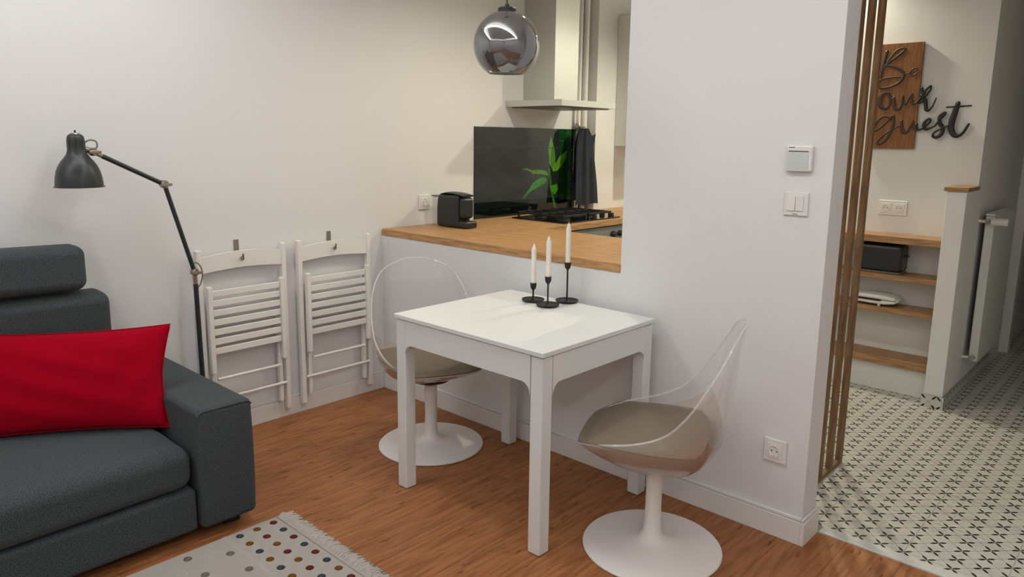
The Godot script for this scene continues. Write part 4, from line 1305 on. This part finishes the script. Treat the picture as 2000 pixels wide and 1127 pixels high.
func build_rug() -> void:
	var x0 := 0.932
	var x1 := 2.5
	var z0 := 1.226
	var z1 := 3.4
	var t := thing("rug", "cream woven rug with coloured dots and a fringed end", "rug", Vector3(x0, 0, z0))
	var W := x1 - x0
	var D := z1 - z0
	part(MB.new().soft(Vector3(0, 0.0005, 0), Vector3(W, 0.009, D), 0.004, 2, 2), "weave", M.rug, t)
	for z in [0.014, 0.218, 0.226]:
		part(MB.new().tube([Vector3(0.003, 0.0085, z), Vector3(W - 0.003, 0.0085, z)], 0.0028, 6), "border_cord", M.rug_line if z < 0.2 else M.rug_light, t)
	var rng := RandomNumberGenerator.new()
	rng.seed = 3
	var bump := func(rx: float, rz: float, h: float) -> Mesh:
		return MB.new().lathe([Vector2(1, 0), Vector2(0.9, 0.45), Vector2(0.62, 0.85), Vector2(0, 1.0)], 14, Transform3D(Basis(Vector3(rx, 0, 0), Vector3(0, h, 0), Vector3(0, 0, rz)), Vector3.ZERO), 0.3).mesh()
	var dot: Mesh = bump.call(0.0155, 0.0145, 0.004)
	var st := MB.new()
	for k in 5:
		for r in 3:
			st.box(Vector3(-0.0135 + k * 0.006, -0.0004, -0.012 + r * 0.009), Vector3(-0.0118 + k * 0.006, 0.0004, -0.006 + r * 0.009), 0.0)
	var patch := st.mesh()
	var cols := ["red", "slate", "mustard"]
	var first := [["red", "slate", "red", "slate", "red", "slate", "mustard"], ["mustard", "red", "mustard", "red", "mustard", "red", "slate"], ["slate", "mustard", "slate", "mustard", "slate", "mustard", "red"]]
	for j in 3:
		for i in 21:
			var c: String = first[j][i % 7]
			var o := put(dot, "pile_dot", M["dot_" + c], t)
			o.position = Vector3(0.037 + i * 0.0715, 0.0085, 0.044 + j * 0.067)
			if i < 20:
				var k := put(patch, "stitched_patch", M.stitch, t)
				k.position = Vector3(0.037 + (i + 0.5) * 0.0715, 0.0087, 0.044 + (j + (0.5 if j < 2 else 0.4)) * 0.067)
	# the field beyond: stitched lozenges with taupe and slate dots
	for j in 9:
		for i in 11:
			var at := Vector3(0.047 + (i + 0.55 * ((j + 1) % 2)) * 0.133, 0.0085, 0.256 + j * 0.118)
			var o := put(dot, "pile_dot", M.dot_taupe if (i + j) % 3 or j < 2 else M.dot_slate, t)
			o.position = at
			for q in [[-0.04, 0.03], [-0.05, 0.065], [-0.075, 0.05], [-0.012, 0.055], [0.015, 0.07]]:
				if (i + j) % 2 == 0 and at.x + q[0] > 0.02 and at.x + q[0] < W - 0.02:
					var k := put(patch, "stitched_patch", M.stitch, t)
					k.position = at + Vector3(q[0], 0.0002, q[1])
	# fringe: knotted cords, a few millimetres each
	var b := MB.new()
	for i in 190:
		var x := 0.003 + i * (W - 0.006) / 189.0
		for k in 3:
			var dx := rng.randf_range(-0.008, 0.008)
			var l := rng.randf_range(0.042, 0.06)
			b.tube([Vector3(x, 0.006, 0.003), Vector3(x + dx * 0.3, 0.009 + rng.randf() * 0.006, -0.014), Vector3(x + dx, 0.005 + rng.randf() * 0.006, -0.03), Vector3(x + dx * 1.6, 0.003, -l)], [0.0026, 0.0034, 0.003, 0.002], 5)
	var fr := part(b, "fringe", M.rug_light, t, "cream knotted fringe")
	fr.set_meta("kind", "stuff")


func _ready() -> void:
	# camera
	var cam := Camera3D.new()
	cam.name = "camera"
	add_child(cam)
	cam.position = Vector3(3.36056, 1.45687, 2.55248)
	cam.rotation_order = EULER_ORDER_YXZ
	cam.rotation = Vector3(-0.17498, 0.74363, 0.01351)
	cam.projection = Camera3D.PROJECTION_FRUSTUM
	cam.near = 0.05
	cam.far = 60.0
	cam.size = 0.05 * 1127.0 / FOCAL
	cam.frustum_offset = Vector2(0, -0.05 * SHIFT / FOCAL)
	cam.current = true
	# surroundings: a closed flat at night, no sky to see
	var we := WorldEnvironment.new()
	we.name = "environment"
	var env := Environment.new()
	env.background_mode = Environment.BG_COLOR
	env.background_color = Color(0, 0, 0)
	env.tonemap_mode = Environment.TONE_MAPPER_LINEAR
	env.tonemap_exposure = 0.55
	env.sdfgi_enabled = true
	env.ssao_enabled = true
	env.ssil_enabled = true
	we.environment = env
	add_child(we)
	make_materials()
	led_ring()
	downlight(Vector3(1.15, 2.596, -0.4), "round ceiling downlight over the serving hatch", SPOT_LIGHT * 0.5)
	downlight(Vector3(1.45, 2.596, -2.1), "round ceiling downlight beside the greeting sign", SPOT_LIGHT * 1.15)
	downlight(Vector3(1.3, 2.596, -2.75), "round ceiling downlight at the far end of the kitchen", SPOT_LIGHT * 0.3)
	build_shell()
	build_floor()
	build_sofa()
	build_table()
	build_chairs()
	build_folding_chairs()
	build_kitchen()
	build_slats()
	build_hall()
	build_rug()
	build_lamp()
	build_pendant()
	build_candles()
	build_wall_fittings()
